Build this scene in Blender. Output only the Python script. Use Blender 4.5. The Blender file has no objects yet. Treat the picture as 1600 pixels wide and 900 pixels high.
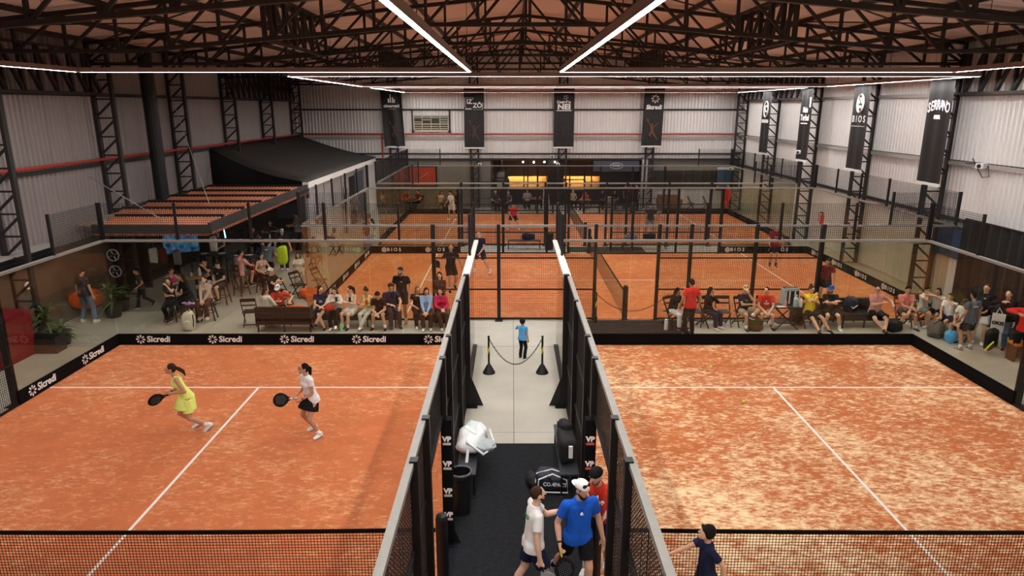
import bpy, bmesh, math, random
from mathutils import Vector, Matrix, Quaternion
SC = bpy.context.scene
COL = SC.collection
R = math.radians
random.seed(7)

# ---------------------------------------------------------------- camera, world, exposure
cam_data = bpy.data.cameras.new('camera')
cam_data.sensor_width = 36.0
cam_data.lens = 23.96
cam_data.clip_end = 200
cam = bpy.data.objects.new('camera', cam_data)
cam.location = (0.0, 0.0, 6.49)
cam.rotation_euler = (R(90 - 14.84), 0, 0)
COL.objects.link(cam)
SC.camera = cam

world = bpy.data.worlds.new('world')
world.use_nodes = True
world.node_tree.nodes['Background'].inputs[0].default_value = (0.5, 0.55, 0.6, 1)
world.node_tree.nodes['Background'].inputs[1].default_value = 0.03
SC.world = world

SC.view_settings.view_transform = 'Standard'
SC.view_settings.look = 'None'
SC.view_settings.gamma = 1.0
SC.view_settings.use_curve_mapping = False
SC.view_settings.exposure = 0.6
SC.cycles.transparent_max_bounces = 40
SC.cycles.max_bounces = 8
SC.cycles.diffuse_bounces = 4

LED_STRENGTH = 75.0      # the linear lamps hung over the courts
KITCHEN_STRENGTH = 14.0


def at(px, py, z=0.0):
    """World point at height z that the photograph shows at pixel (px, py)."""
    d = (7403 - 1140.7 * z) / (py - 168.0)
    return Vector(((px - 801) * d / 1102.0, d + 0.265 * z - 1.72, z))


# ---------------------------------------------------------------- materials
MATS = {}


def mat(name, col, rough=0.6, metal=0.0, emit=0.0, var=0.0, vscale=6.0, bump=0.0, bscale=40.0, spec=0.4):
    if name in MATS:
        return MATS[name]
    m = bpy.data.materials.new(name)
    m.use_nodes = True
    nt = m.node_tree
    b = nt.nodes['Principled BSDF']
    c4 = (col[0], col[1], col[2], 1)
    b.inputs['Base Color'].default_value = c4
    b.inputs['Roughness'].default_value = rough
    b.inputs['Metallic'].default_value = metal
    b.inputs['Specular IOR Level'].default_value = spec
    if emit:
        b.inputs['Emission Color'].default_value = c4
        b.inputs['Emission Strength'].default_value = emit
    if var or bump:
        tc = nt.nodes.new('ShaderNodeTexCoord')
    if var:
        n = nt.nodes.new('ShaderNodeTexNoise')
        n.inputs['Scale'].default_value = vscale
        n.inputs['Detail'].default_value = 4
        nt.links.new(tc.outputs['Object'], n.inputs['Vector'])
        mx = nt.nodes.new('ShaderNodeMix')
        mx.data_type = 'RGBA'
        mx.inputs[6].default_value = tuple(max(0, c * (1 - var)) for c in col) + (1,)
        mx.inputs[7].default_value = tuple(min(1, c * (1 + var)) for c in col) + (1,)
        nt.links.new(n.outputs['Fac'], mx.inputs[0])
        nt.links.new(mx.outputs[2], b.inputs['Base Color'])
    if bump:
        n2 = nt.nodes.new('ShaderNodeTexNoise')
        n2.inputs['Scale'].default_value = bscale
        nt.links.new(tc.outputs['Object'], n2.inputs['Vector'])
        bp = nt.nodes.new('ShaderNodeBump')
        bp.inputs['Strength'].default_value = bump
        bp.inputs['Distance'].default_value = 0.01
        nt.links.new(n2.outputs['Fac'], bp.inputs['Height'])
        nt.links.new(bp.outputs['Normal'], b.inputs['Normal'])
    MATS[name] = m
    return m


def clay_mat(name, lo, hi, amount, stretch, grad=0.0, width=0.165):
    m = bpy.data.materials.new(name)
    m.use_nodes = True
    nt = m.node_tree
    b = nt.nodes['Principled BSDF']
    b.inputs['Roughness'].default_value = 0.9
    b.inputs['Specular IOR Level'].default_value = 0.1
    tc = nt.nodes.new('ShaderNodeTexCoord')

    def noise(scale, detail, sx, sy, rot, rough=0.6):
        mp = nt.nodes.new('ShaderNodeMapping')
        mp.inputs['Scale'].default_value = (sx, sy, 1)
        mp.inputs['Rotation'].default_value = (0, 0, rot)
        nt.links.new(tc.outputs['Object'], mp.inputs['Vector'])
        n = nt.nodes.new('ShaderNodeTexNoise')
        n.inputs['Scale'].default_value = scale
        n.inputs['Detail'].default_value = detail
        n.inputs['Roughness'].default_value = rough
        nt.links.new(mp.outputs['Vector'], n.inputs['Vector'])
        return n.outputs['Fac']

    def mth(op, a, c):
        n = nt.nodes.new('ShaderNodeMath')
        n.operation = op
        for i, v in enumerate((a, c)):
            if isinstance(v, (int, float)):
                n.inputs[i].default_value = v
            else:
                nt.links.new(v, n.inputs[i])
        return n.outputs[0]

    fine = noise(8.0, 9, 1.0, stretch, 0.5, 0.80)
    mid = noise(3.2, 6, 1.0, stretch * 0.8, -0.25, 0.65)
    big = noise(0.35, 3, 1, 1, 0)
    s = mth('ADD', mth('ADD', mth('MULTIPLY', fine, 0.75), mth('MULTIPLY', mid, 0.4)), mth('MULTIPLY', big, 0.35))
    if grad:                      # more loose sand gathers towards one end of the court
        sp = nt.nodes.new('ShaderNodeSeparateXYZ')
        nt.links.new(tc.outputs['Object'], sp.inputs[0])
        s = mth('ADD', s, mth('MULTIPLY', sp.outputs[1], -grad))
    rp = nt.nodes.new('ShaderNodeValToRGB')
    rp.color_ramp.elements[0].position = 0.735 - amount
    rp.color_ramp.elements[0].color = (0, 0, 0, 1)
    rp.color_ramp.elements[1].position = 0.735 + width - amount
    rp.color_ramp.elements[1].color = (1, 1, 1, 1)
    nt.links.new(s, rp.inputs[0])
    deep = noise(1.3, 4, 1, 1.4, 0.9)
    m0 = nt.nodes.new('ShaderNodeMix')
    m0.data_type = 'RGBA'
    m0.inputs[6].default_value = tuple(c * 0.72 for c in lo) + (1,)
    m0.inputs[7].default_value = tuple(min(1, c * 1.22) for c in lo) + (1,)
    nt.links.new(deep, m0.inputs[0])
    mx = nt.nodes.new('ShaderNodeMix')
    mx.data_type = 'RGBA'
    nt.links.new(m0.outputs[2], mx.inputs[6])
    mx.inputs[7].default_value = hi + (1,)
    nt.links.new(rp.outputs[0], mx.inputs[0])
    nt.links.new(mx.outputs[2], b.inputs['Base Color'])
    bp = nt.nodes.new('ShaderNodeBump')
    bp.inputs['Strength'].default_value = 0.3
    bp.inputs['Distance'].default_value = 0.01
    nt.links.new(fine, bp.inputs['Height'])
    nt.links.new(bp.outputs['Normal'], b.inputs['Normal'])
    return m


def glass_mat(name, tint, refl=0.9):
    m = bpy.data.materials.new(name)
    m.use_nodes = True
    nt = m.node_tree
    for n in list(nt.nodes):
        nt.nodes.remove(n)
    out = nt.nodes.new('ShaderNodeOutputMaterial')
    tr = nt.nodes.new('ShaderNodeBsdfTransparent')
    tr.inputs[0].default_value = tint + (1,)
    gl = nt.nodes.new('ShaderNodeBsdfGlossy')
    gl.inputs['Roughness'].default_value = 0.01
    gl.inputs['Color'].default_value = (refl, refl, refl, 1)
    lw = nt.nodes.new('ShaderNodeLayerWeight')
    lw.inputs['Blend'].default_value = 0.5
    pw = nt.nodes.new('ShaderNodeMath')
    pw.operation = 'POWER'
    pw.inputs[1].default_value = 5.0
    nt.links.new(lw.outputs['Facing'], pw.inputs[0])
    fr = nt.nodes.new('ShaderNodeMath')
    fr.operation = 'MULTIPLY_ADD'
    fr.inputs[1].default_value = 0.9
    fr.inputs[2].default_value = 0.026
    nt.links.new(pw.outputs[0], fr.inputs[0])
    mx = nt.nodes.new('ShaderNodeMixShader')
    nt.links.new(fr.outputs[0], mx.inputs[0])
    nt.links.new(tr.outputs[0], mx.inputs[1])
    nt.links.new(gl.outputs[0], mx.inputs[2])
    nt.links.new(mx.outputs[0], out.inputs[0])
    return m


BLACK = mat('black_powder_steel', (0.006, 0.006, 0.007), 0.45)
DARKSTEEL = mat('dark_painted_steel', (0.022, 0.019, 0.018), 0.55, var=0.25)
RAIL = mat('pale_rail_steel', (0.23, 0.225, 0.21), 0.4, var=0.15, vscale=12)
BAND = mat('black_vinyl_band', (0.004, 0.004, 0.005), 0.8, spec=0.1)
WHITE = mat('white_print', (0.85, 0.85, 0.84), 0.6)
WHITEPAINT = mat('white_paint', (0.72, 0.72, 0.7), 0.6, var=0.05)
CLAD = mat('galvanised_cladding', (0.80, 0.78, 0.77), 0.36, metal=0.35, var=0.06, vscale=1.2)
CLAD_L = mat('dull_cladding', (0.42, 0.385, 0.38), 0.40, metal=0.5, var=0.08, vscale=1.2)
CLAD_R = mat('lamplit_cladding', (0.88, 0.87, 0.86), 0.28, metal=0.4, var=0.05, vscale=1.2)  # base colour raised for the lamp highlights on this wall
ROOF = mat('galvanised_roof_deck', (0.86, 0.74, 0.70), 0.6, metal=0.0, var=0.12, vscale=0.8)  # pink of light bounced off the clay is mixed into this base
CONCRETE = mat('polished_concrete', (0.40, 0.385, 0.33), 0.35, var=0.22, vscale=1.1, bump=0.05)
CARPET = mat('black_carpet', (0.016, 0.017, 0.02), 0.95, var=0.5, vscale=14, bump=0.5, bscale=200, spec=0.1)
GLASS = glass_mat('tempered_glass', (0.90, 0.89, 0.835))
WIRE = mat('black_wire', (0.008, 0.008, 0.008), 0.6)
LED = mat('led_diffuser', (1.0, 0.97, 0.93), 0.5, emit=LED_STRENGTH)
HOUSING = mat('aluminium_lamp_housing', (0.24, 0.185, 0.17), 0.5)  # base warmed and lightened for light bounced up from the courts
RED = mat('red_pipe_paint', (0.42, 0.045, 0.03), 0.45)
GREYPIPE = mat('grey_girt_paint', (0.33, 0.31, 0.29), 0.5)
BANNER = mat('black_banner_fabric', (0.012, 0.011, 0.012), 0.55, var=0.3, vscale=2)
NETM = mat('net_cord', (0.012, 0.009, 0.008), 0.8)
CLAY_L = clay_mat('orange_clay_turf', (0.50, 0.152, 0.060), (0.70, 0.38, 0.19), -0.02, 2.2)
CLAY_R = clay_mat('sandy_clay_turf', (0.46, 0.140, 0.048), (0.84, 0.63, 0.38), 0.050, 2.0, 0.006, 0.15)
CLAY_B = clay_mat('far_clay_turf', (0.57, 0.175, 0.062), (0.70, 0.36, 0.17), 0.0, 2.0)


# ---------------------------------------------------------------- mesh builder
def wloc(o):
    v = Vector((0, 0, 0))
    while o is not None:
        v += o.location
        o = o.parent
    return v


class MB:
    def __init__(s):
        s.v = []
        s.f = []

    def box(s, c, d, rz=0.0):
        """Box with centre c and full sizes d, turned by rz about z."""
        n = len(s.v)
        cs, sn = math.cos(rz), math.sin(rz)
        for x in (-.5, .5):
            for y in (-.5, .5):
                for z in (-.5, .5):
                    X, Y = x * d[0], y * d[1]
                    s.v.append((c[0] + X * cs - Y * sn, c[1] + X * sn + Y * cs, c[2] + z * d[2]))
        for a in ((0, 1, 3, 2), (4, 6, 7, 5), (0, 4, 5, 1), (2, 3, 7, 6), (0, 2, 6, 4), (1, 5, 7, 3)):
            s.f.append(tuple(n + i for i in a))
        return s

    def bb(s, x0, x1, y0, y1, z0, z1):
        return s.box(((x0 + x1) / 2, (y0 + y1) / 2, (z0 + z1) / 2), (abs(x1 - x0), abs(y1 - y0), abs(z1 - z0)))

    def bar(s, p, q, w, h=None, up=(0, 0, 1), caps=True):
        """Rectangular bar from p to q, w across and h along 'up'."""
        h = h or w
        p, q = Vector(p), Vector(q)
        d = (q - p).normalized()
        u = Vector(up)
        if abs(d.dot(u)) > 0.98:
            u = Vector((0, 1, 0))
        a = d.cross(u).normalized()
        u = a.cross(d).normalized()
        n = len(s.v)
        for e in (p, q):
            for i, j in ((-1, -1), (1, -1), (1, 1), (-1, 1)):
                s.v.append(tuple(e + a * (i * w / 2) + u * (j * h / 2)))
        for k in range(4):
            s.f.append((n + k, n + (k + 1) % 4, n + 4 + (k + 1) % 4, n + 4 + k))
        if caps:
            s.f.append((n + 3, n + 2, n + 1, n))
            s.f.append((n + 4, n + 5, n + 6, n + 7))
        return s

    def tube(s, pts, r, n=8, caps=True):
        """Round tube through pts; r is a number or one radius per point."""
        pts = [Vector(p) for p in pts]
        rs = r if isinstance(r, (list, tuple)) else [r] * len(pts)
        b = len(s.v)
        ref = None
        for i, p in enumerate(pts):
            d = (pts[min(i + 1, len(pts) - 1)] - pts[max(i - 1, 0)]).normalized()
            if ref is None:
                ref = Vector((0, 0, 1)) if abs(d.z) < 0.9 else Vector((1, 0, 0))
            a = d.cross(ref).normalized()
            ref = a.cross(d).normalized()
            for k in range(n):
                t = 2 * math.pi * k / n
                s.v.append(tuple(p + (a * math.cos(t) + ref * math.sin(t)) * rs[i]))
        for i in range(len(pts) - 1):
            for k in range(n):
                s.f.append((b + i * n + k, b + i * n + (k + 1) % n, b + (i + 1) * n + (k + 1) % n, b + (i + 1) * n + k))
        if caps:
            s.f.append(tuple(b + k for k in range(n))[::-1])
            s.f.append(tuple(b + (len(pts) - 1) * n + k for k in range(n)))
        return s

    def lathe(s, c, prof, n=16, caps=True):
        """Turned shape about a vertical axis: prof is a list of (radius, z)."""
        b = len(s.v)
        for r, z in prof:
            for k in range(n):
                t = 2 * math.pi * k / n
                s.v.append((c[0] + r * math.cos(t), c[1] + r * math.sin(t), c[2] + z))
        for i in range(len(prof) - 1):
            for k in range(n):
                s.f.append((b + i * n + k, b + i * n + (k + 1) % n, b + (i + 1) * n + (k + 1) % n, b + (i + 1) * n + k))
        if caps:
            s.f.append(tuple(b + k for k in range(n))[::-1])
            s.f.append(tuple(b + (len(prof) - 1) * n + k for k in range(n)))
        return s

    def prism(s, poly, off):
        """Extrude a closed 3-D polygon by the vector off."""
        n, k = len(s.v), len(poly)
        for p in poly:
            s.v.append(tuple(p))
        for p in poly:
            s.v.append((p[0] + off[0], p[1] + off[1], p[2] + off[2]))
        s.f.append(tuple(range(n, n + k))[::-1])
        s.f.append(tuple(range(n + k, n + 2 * k)))
        for i in range(k):
            j = (i + 1) % k
            s.f.append((n + i, n + j, n + k + j, n + k + i))
        return s

    def ball(s, c, r, nu=10, nv=7, basis=None):
        rx, ry, rz = r if isinstance(r, (list, tuple)) else (r, r, r)
        ax = basis or (Vector((1, 0, 0)), Vector((0, 1, 0)), Vector((0, 0, 1)))
        c = Vector(c)
        b = len(s.v)
        s.v.append(tuple(c - ax[2] * rz))
        for j in range(1, nv):
            ph = -math.pi / 2 + math.pi * j / nv
            for k in range(nu):
                t = 2 * math.pi * k / nu
                s.v.append(tuple(c + ax[0] * (rx * math.cos(ph) * math.cos(t)) + ax[1] * (ry * math.cos(ph) * math.sin(t)) + ax[2] * (rz * math.sin(ph))))
        s.v.append(tuple(c + ax[2] * rz))
        top = len(s.v) - 1
        for k in range(nu):
            s.f.append((b, b + 1 + (k + 1) % nu, b + 1 + k))
            s.f.append((top, top - nu + k, top - nu + (k + 1) % nu))
        for j in range(nv - 2):
            for k in range(nu):
                a = b + 1 + j * nu
                s.f.append((a + k, a + (k + 1) % nu, a + nu + (k + 1) % nu, a + nu + k))
        return s

    def cone(s, p, q, r0, r1, n=10, dome=True):
        """Closed tapered limb from p to q; rounded or flat ends."""
        p, q = Vector(p), Vector(q)
        d = q - p
        L = d.length
        d = d / L if L > 1e-6 else Vector((0, 0, 1))
        if not dome:
            return s.tube([p, q], [r0, r1], n)
        pts, rs = [], []
        for t in (0.02, 0.35, 0.75):
            a = math.pi / 2 * (1 - t)
            pts.append(p - d * (r0 * math.sin(a)))
            rs.append(max(1e-4, r0 * math.cos(a)))
        pts += [p, q]
        rs += [r0, r1]
        for t in (0.75, 0.35, 0.02):
            a = math.pi / 2 * (1 - t)
            pts.append(q + d * (r1 * math.sin(a)))
            rs.append(max(1e-4, r1 * math.cos(a)))
        return s.tube(pts, rs, n)

    def wires(s, o, u, L, z0, z1, pitch, t, vert=True, nrm=None):
        """Welded wire mesh on the plane through o, along u and upright."""
        o, u = Vector(o), Vector(u).normalized()
        nz = max(1, round((z1 - z0) / pitch))
        nu = max(1, round(L / pitch))
        for i in range(nz + 1):
            z = z0 + (z1 - z0) * i / nz
            s.bar((o.x, o.y, z), (o.x + u.x * L, o.y + u.y * L, z), t, t, caps=False)
        for i in range(nu + 1):
            p = o + u * (L * i / nu)
            s.bar((p.x, p.y, z0), (p.x, p.y, z1), t, t, caps=False)
        return s

    def build(s, name, material, parent=None, local=False, smooth=False, kind=None):
        me = bpy.data.meshes.new(name)
        if parent is not None and not local:
            w = wloc(parent)
            vs = [(x - w.x, y - w.y, z - w.z) for x, y, z in s.v]
        else:
            vs = s.v
        me.from_pydata(vs, [], s.f)
        me.update()
        if smooth:
            me.shade_smooth()
        if material is not None:
            me.materials.append(material)
        o = bpy.data.objects.new(name, me)
        COL.objects.link(o)
        if parent is not None:
            o.parent = parent
        if kind:
            o['kind'] = kind
        return o


def thing(name, label, cat, loc=(0, 0, 0), rz=0.0, group=None, kind=None):
    o = bpy.data.objects.new(name, None)
    o.empty_display_size = 0.1
    COL.objects.link(o)
    o.location = loc
    o.rotation_euler = (0, 0, rz)
    return tag(o, label, cat, group, kind)


def tag(o, label=None, cat=None, group=None, kind=None):
    if label:
        o['label'] = label
    if cat:
        o['category'] = cat
    if group:
        o['group'] = group
    if kind:
        o['kind'] = kind
    return o


def copy_tree(o, parent=None, loc=None, rz=None, label=None, group=None):
    c = o.copy()
    COL.objects.link(c)
    c.parent = parent
    if loc is not None:
        c.location = loc
    if rz is not None:
        c.rotation_euler = (0, 0, rz)
    if label:
        c['label'] = label
    if group:
        c['group'] = group
    for ch in list(o.children):
        copy_tree(ch, c)
    return c


def share(name, mesh, parent, loc=(0, 0, 0), rot=(0, 0, 0), scale=None):
    o = bpy.data.objects.new(name, mesh)
    COL.objects.link(o)
    o.parent = parent
    o.location = loc
    o.rotation_euler = rot
    if scale:
        o.scale = scale
    return o


TEXTS = []


def text(parent, body, size, loc, rot, material, bold=0.0, name='lettering', ext=0.003, width=None, shear=0.0):
    """Flat printed lettering as a child of parent; loc in world space for unrotated parents."""
    cu = bpy.data.curves.new(name, 'FONT')
    cu.body = body
    cu.size = size
    cu.align_x = 'CENTER'
    cu.align_y = 'CENTER'
    cu.extrude = ext
    cu.offset = bold
    cu.shear = shear
    cu.resolution_u = 3
    cu.materials.append(material)
    o = bpy.data.objects.new(name, cu)
    COL.objects.link(o)
    o.rotation_euler = rot
    if parent is not None:
        o.parent = parent
        o.location = Vector(loc) - wloc(parent)
    else:
        o.location = loc
    if width:
        o.scale = (width, 1, 1)
    TEXTS.append(o)
    return o


def emblem(parent, c, ux, uz, r, material, petals=8, name='emblem'):
    """Pinwheel of curved petals on the plane spanned by ux and uz."""
    c, ux, uz = Vector(c), Vector(ux), Vector(uz)
    nrm = ux.cross(uz)
    mb = MB()
    for k in range(petals):
        a = 2 * math.pi * k / petals
        pts = []
        for rr, da in ((0.30, 0.0), (0.62, -0.30), (0.95, -0.28), (1.0, 0.08), (0.70, 0.16)):
            t = a + da
            pts.append(c + (ux * math.cos(t) + uz * math.sin(t)) * (r * rr))
        mb.prism(pts, nrm * 0.003)
    return mb.build(name, material, parent)


FRONT = (R(90), 0, 0)                       # lettering that faces -Y
FACE_PX = (R(90), 0, R(90))                 # lettering that faces +X
FACE_NX = (R(90), 0, R(-90))                # lettering that faces -X
# ---------------------------------------------------------------- lamps over the courts (the hall's light)
def lamp_frame(x0, x1, y0, y1, z, label, sides='LRFB'):
    t = thing('linear_lamp_frame', label, 'ceiling lamp', ((x0 + x1) / 2, (y0 + y1) / 2, z), group='linear lamp frames over the courts')
    h = 0.11
    segs = {'L': ((x0, y0), (x0, y1)), 'R': ((x1, y0), (x1, y1)), 'F': ((x0, y0), (x1, y0)), 'B': ((x0, y1), (x1, y1))}
    for k in sides:
        (ax, ay), (bx, by) = segs[k]
        hb = MB().bar((ax, ay, z + h / 2), (bx, by, z + h / 2), 0.09, h).build('housing', HOUSING, t)
        for o in (-1, 1):          # thin lips of the profile stand below the diffuser
            lx, ly = (o * .041, 0) if k in 'LR' else (0, o * .041)
            MB().bar((ax + lx, ay + ly, z - .0025), (bx + lx, by + ly, z - .0025), .007, .009).build('profile_lip', HOUSING, t)
        dx, dy = (0, 0.05) if k in 'LR' else (0.05, 0)
        MB().bar((ax + dx, ay + dy, z - 0.002), (bx - dx, by - dy, z - 0.002), 0.072, 0.004).build('diffuser', LED, t)
    for (px, py) in ((x0, y0 + 2), (x0, (y0 + y1) / 2), (x0, y1 - 1.0), (x1, y0 + 2), (x1, (y0 + y1) / 2), (x1, y1 - 1.0)):
        MB().bar((px, py, z + h), (px, py, 8.75 + 1.5 * (1 - abs(px - .45) / 14.6) + .04), 0.012).build('hanger_cable', DARKSTEEL, t)
    return t


lamp_frame(-11.03, -1.07, -1.8, 18.15, 7.36, 'long white rectangular lamp frame hanging over the near court with the women players')
lamp_frame(1.24, 11.25, -1.8, 18.15, 7.36, 'long white rectangular lamp frame hanging over the near sandy court')
lamp_frame(-6.46, 13.54, 20.62, 30.6, 7.36, 'wide white lamp frame hanging over the middle court')
lamp_frame(-6.46, 13.54, 32.65, 42.6, 7.36, 'wide white lamp frame hanging over the farthest court')

# ---------------------------------------------------------------- floor
XL, XR, YF, YB = -14.15, 15.05, -5.0, 45.6
base = tag(MB().bb(XL - .2, XR + .2, YF - .2, YB + 5, -0.25, -0.05).build('floor', mat('joint_filler', (0.12, 0.115, 0.10), 0.8)), kind='structure')
xs = [XL, -9.2, -4.6, 0.04, 4.6, 9.2, XR]
ys = [YF, -2.81, 2.41, 7.63, 12.85, 18.07, 23.3, 28.5, 33.7, 38.9, 44.1, YB + 4.4]
for i in range(len(xs) - 1):
    for j in range(len(ys) - 1):
        MB().bb(xs[i] + .006, xs[i + 1] - .006, ys[j] + .006, ys[j + 1] - .006, -0.06, 0.0).build('concrete_slab', CONCRETE, base)

# ---------------------------------------------------------------- corrugated cladding
def sheet_mesh(name, w, h, ribs, depth, material):
    """Trapezoidal sheet, w wide along x, h tall along z, ribs standing towards -y."""
    mb = MB()
    p = w / ribs
    prof = []
    for i in range(ribs):
        prof += [(i * p, 0), (i * p + p * .55, 0), (i * p + p * .68, -depth), (i * p + p * .87, -depth)]
    prof.append((w - 0.004, 0))
    for x, y in prof:
        mb.v += [(x, y, 0), (x, y, h)]
    for i in range(len(prof) - 1):
        mb.f.append((2 * i, 2 * i + 2, 2 * i + 3, 2 * i + 1))
    me = bpy.data.meshes.new(name)
    me.from_pydata(mb.v, [], mb.f)
    me.materials.append(material)
    return me


wl = tag(MB().bb(XL - .25, XL - .05, YF, YB, 0, 9.2).build('wall_left', mat('wall_backing', (0.2, 0.19, 0.18), 0.9)), kind='structure')
wr = tag(MB().bb(XR + .05, XR + .25, YF, YB, 0, 9.2).build('wall_right', MATS['wall_backing']), kind='structure')
wf = tag(MB().bb(XL - .25, XR + .25, YF - .2, YF, 0, 10.6).build('wall_front', mat('front_wall_cladding', (0.45, 0.43, 0.42), 0.6)), kind='structure')
wb = MB()
wb.bb(XL, XR, YB + .05, YB + .2, 3.25, 10.6)
wb.bb(XL, -1.3, YB + .05, YB + .2, 0, 3.25)
wb.bb(8.45, XR, YB + .05, YB + .2, 0, 3.25)
wb = tag(wb.build('wall_back', MATS['wall_backing']), kind='structure')

SW = 1.05
high = sheet_mesh('cladding_sheet', SW, 4.4, 5, 0.075, CLAD)
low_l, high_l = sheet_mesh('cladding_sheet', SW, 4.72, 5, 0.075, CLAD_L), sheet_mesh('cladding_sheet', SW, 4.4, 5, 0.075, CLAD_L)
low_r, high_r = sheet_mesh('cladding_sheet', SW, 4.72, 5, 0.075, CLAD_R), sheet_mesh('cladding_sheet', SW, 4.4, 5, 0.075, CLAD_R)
lowb = sheet_mesh('cladding_sheet', SW, 1.55, 5, 0.075, CLAD)
n = int((YB - YF) / SW)
for i in range(n + 1):
    y = YF + i * SW
    if y + SW > YB + .3:
        break
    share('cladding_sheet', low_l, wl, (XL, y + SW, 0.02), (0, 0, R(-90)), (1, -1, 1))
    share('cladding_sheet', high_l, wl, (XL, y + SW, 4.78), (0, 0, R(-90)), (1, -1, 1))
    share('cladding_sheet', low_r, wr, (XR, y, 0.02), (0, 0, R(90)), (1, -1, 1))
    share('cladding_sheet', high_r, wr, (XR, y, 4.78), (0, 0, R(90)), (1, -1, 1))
n = int((XR - XL) / SW)
for i in range(n + 1):
    x = XL + i * SW
    w = min(SW, XR - x) / SW
    share('cladding_sheet', lowb, wb, (x, YB, 3.2), (0, 0, 0), (w, 1, 1))
    share('cladding_sheet', high, wb, (x, YB, 4.78), (0, 0, 0), (w, 1, 1.28))

# ---------------------------------------------------------------- roof
XC = (XL + XR) / 2
EAVE, RIDGE = 8.75, 10.25
ceil = tag(MB().prism([(XL - .2, YF - .2, EAVE + .12), (XC, YF - .2, RIDGE + .12), (XR + .2, YF - .2, EAVE + .12), (XR + .2, YF - .2, EAVE + .2), (XC, YF - .2, RIDGE + .2), (XL - .2, YF - .2, EAVE + .2)], (0, YB - YF + .4, 0)).build('ceiling', ROOF), kind='structure')
half = (XR - XL) / 2
slope = math.atan2(RIDGE - EAVE, half)
L = half / math.cos(slope)
roof_me = sheet_mesh('roof_sheet', SW, L, 4, 0.08, ROOF)
i = 0
y = YF
while y < YB:
    # sheets run from the eave up to the ridge, ribs facing down into the hall
    share('roof_sheet', roof_me, ceil, (XL, y, EAVE), (0, R(90) - slope, R(0)), None).rotation_euler = Matrix(((0, 0, math.cos(slope)), (1, 0, 0), (0, 1, math.sin(slope)))).to_euler() if False else (0, 0, 0)
    o = ceil.children[-1]
    # local x -> +Y, local z -> up the slope, local -y -> downwards
    zx = Vector((math.cos(slope), 0, math.sin(slope)))
    o.matrix_local = Matrix(((0, -math.sin(slope) * 1, zx.x, XL), (1, 0, 0, y), (0, math.cos(slope), zx.z, EAVE), (0, 0, 0, 1)))
    o2 = share('roof_sheet', roof_me, ceil)
    o2.matrix_local = Matrix(((0, math.sin(slope), -zx.x, XR), (1, 0, 0, y), (0, math.cos(slope), zx.z, EAVE), (0, 0, 0, 1)))
    y += SW
for k in range(9):
    f = k / 8.0
    for sgn in (-1, 1):
        x = XC + sgn * half * (1 - f) * 0.985
        z = EAVE + (RIDGE - EAVE) * f - 0.11
        if sgn == 1 and k == 8:
            continue
        MB().bb(x - .045, x + .045, YF, YB, z - .09, z + .06).build('purlin', DARKSTEEL, ceil)

FRAMES = [7.9, 13.15, 18.4, 23.65, 28.85, 34.05, 39.25, 44.5]
BRACED = [(2, 3), (5, 6), (6, 7)]


def chord_low(x):
    """Height of a truss's bottom chord at x."""
    d = abs(x - XC)
    if d <= 2.6:
        return 8.52
    if d >= 10.2:
        return 7.88
    return 8.52 - (d - 2.6) / 7.6 * 0.64


def chord_top(x):
    return EAVE + (RIDGE - EAVE) * (1 - abs(x - XC) / half) - 0.24


ordinal = ['nearest', 'second', 'third', 'fourth', 'fifth', 'sixth', 'seventh']
for fi, fy in enumerate(FRAMES):
    if fi == 0:
        continue
    t = thing('roof_truss', 'dark steel roof truss spanning the hall, %s one counted from the camera' % ordinal[fi - 1], 'roof truss', (XC, fy, 0), group='roof trusses')
    mb = MB()
    xsl = [XL + .12, XC - 10.2, XC - 2.6, XC + 2.6, XC + 10.2, XR - .12]
    for a, b in zip(xsl, xsl[1:]):
        mb.bar((a, fy, chord_low(a)), (b, fy, chord_low(b)), 0.13, 0.10)
    mb.build('bottom_chord', DARKSTEEL, t)
    mb = MB()
    mb.bar((XL + .12, fy, chord_top(XL + .12)), (XC, fy, chord_top(XC)), 0.13, 0.11)
    mb.bar((XC, fy, chord_top(XC)), (XR - .12, fy, chord_top(XR - .12)), 0.13, 0.11)
    mb.build('top_chord', DARKSTEEL, t)
    NB = 11
    for sgn in (-1, 1):
        for k in range(NB + 1):
            x = XC + sgn * (half - .15) * k / NB
            MB().bar((x, fy, chord_low(x)), (x, fy, chord_top(x)), 0.075).build('web_post', DARKSTEEL, t) if (k or sgn > 0) else None
            if k < NB:
                x2 = XC + sgn * (half - .15) * (k + 1) / NB
                MB().bar((x, fy, chord_top(x)), (x2, fy, chord_low(x2)), 0.07).build('web_diagonal', DARKSTEEL, t)

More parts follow.
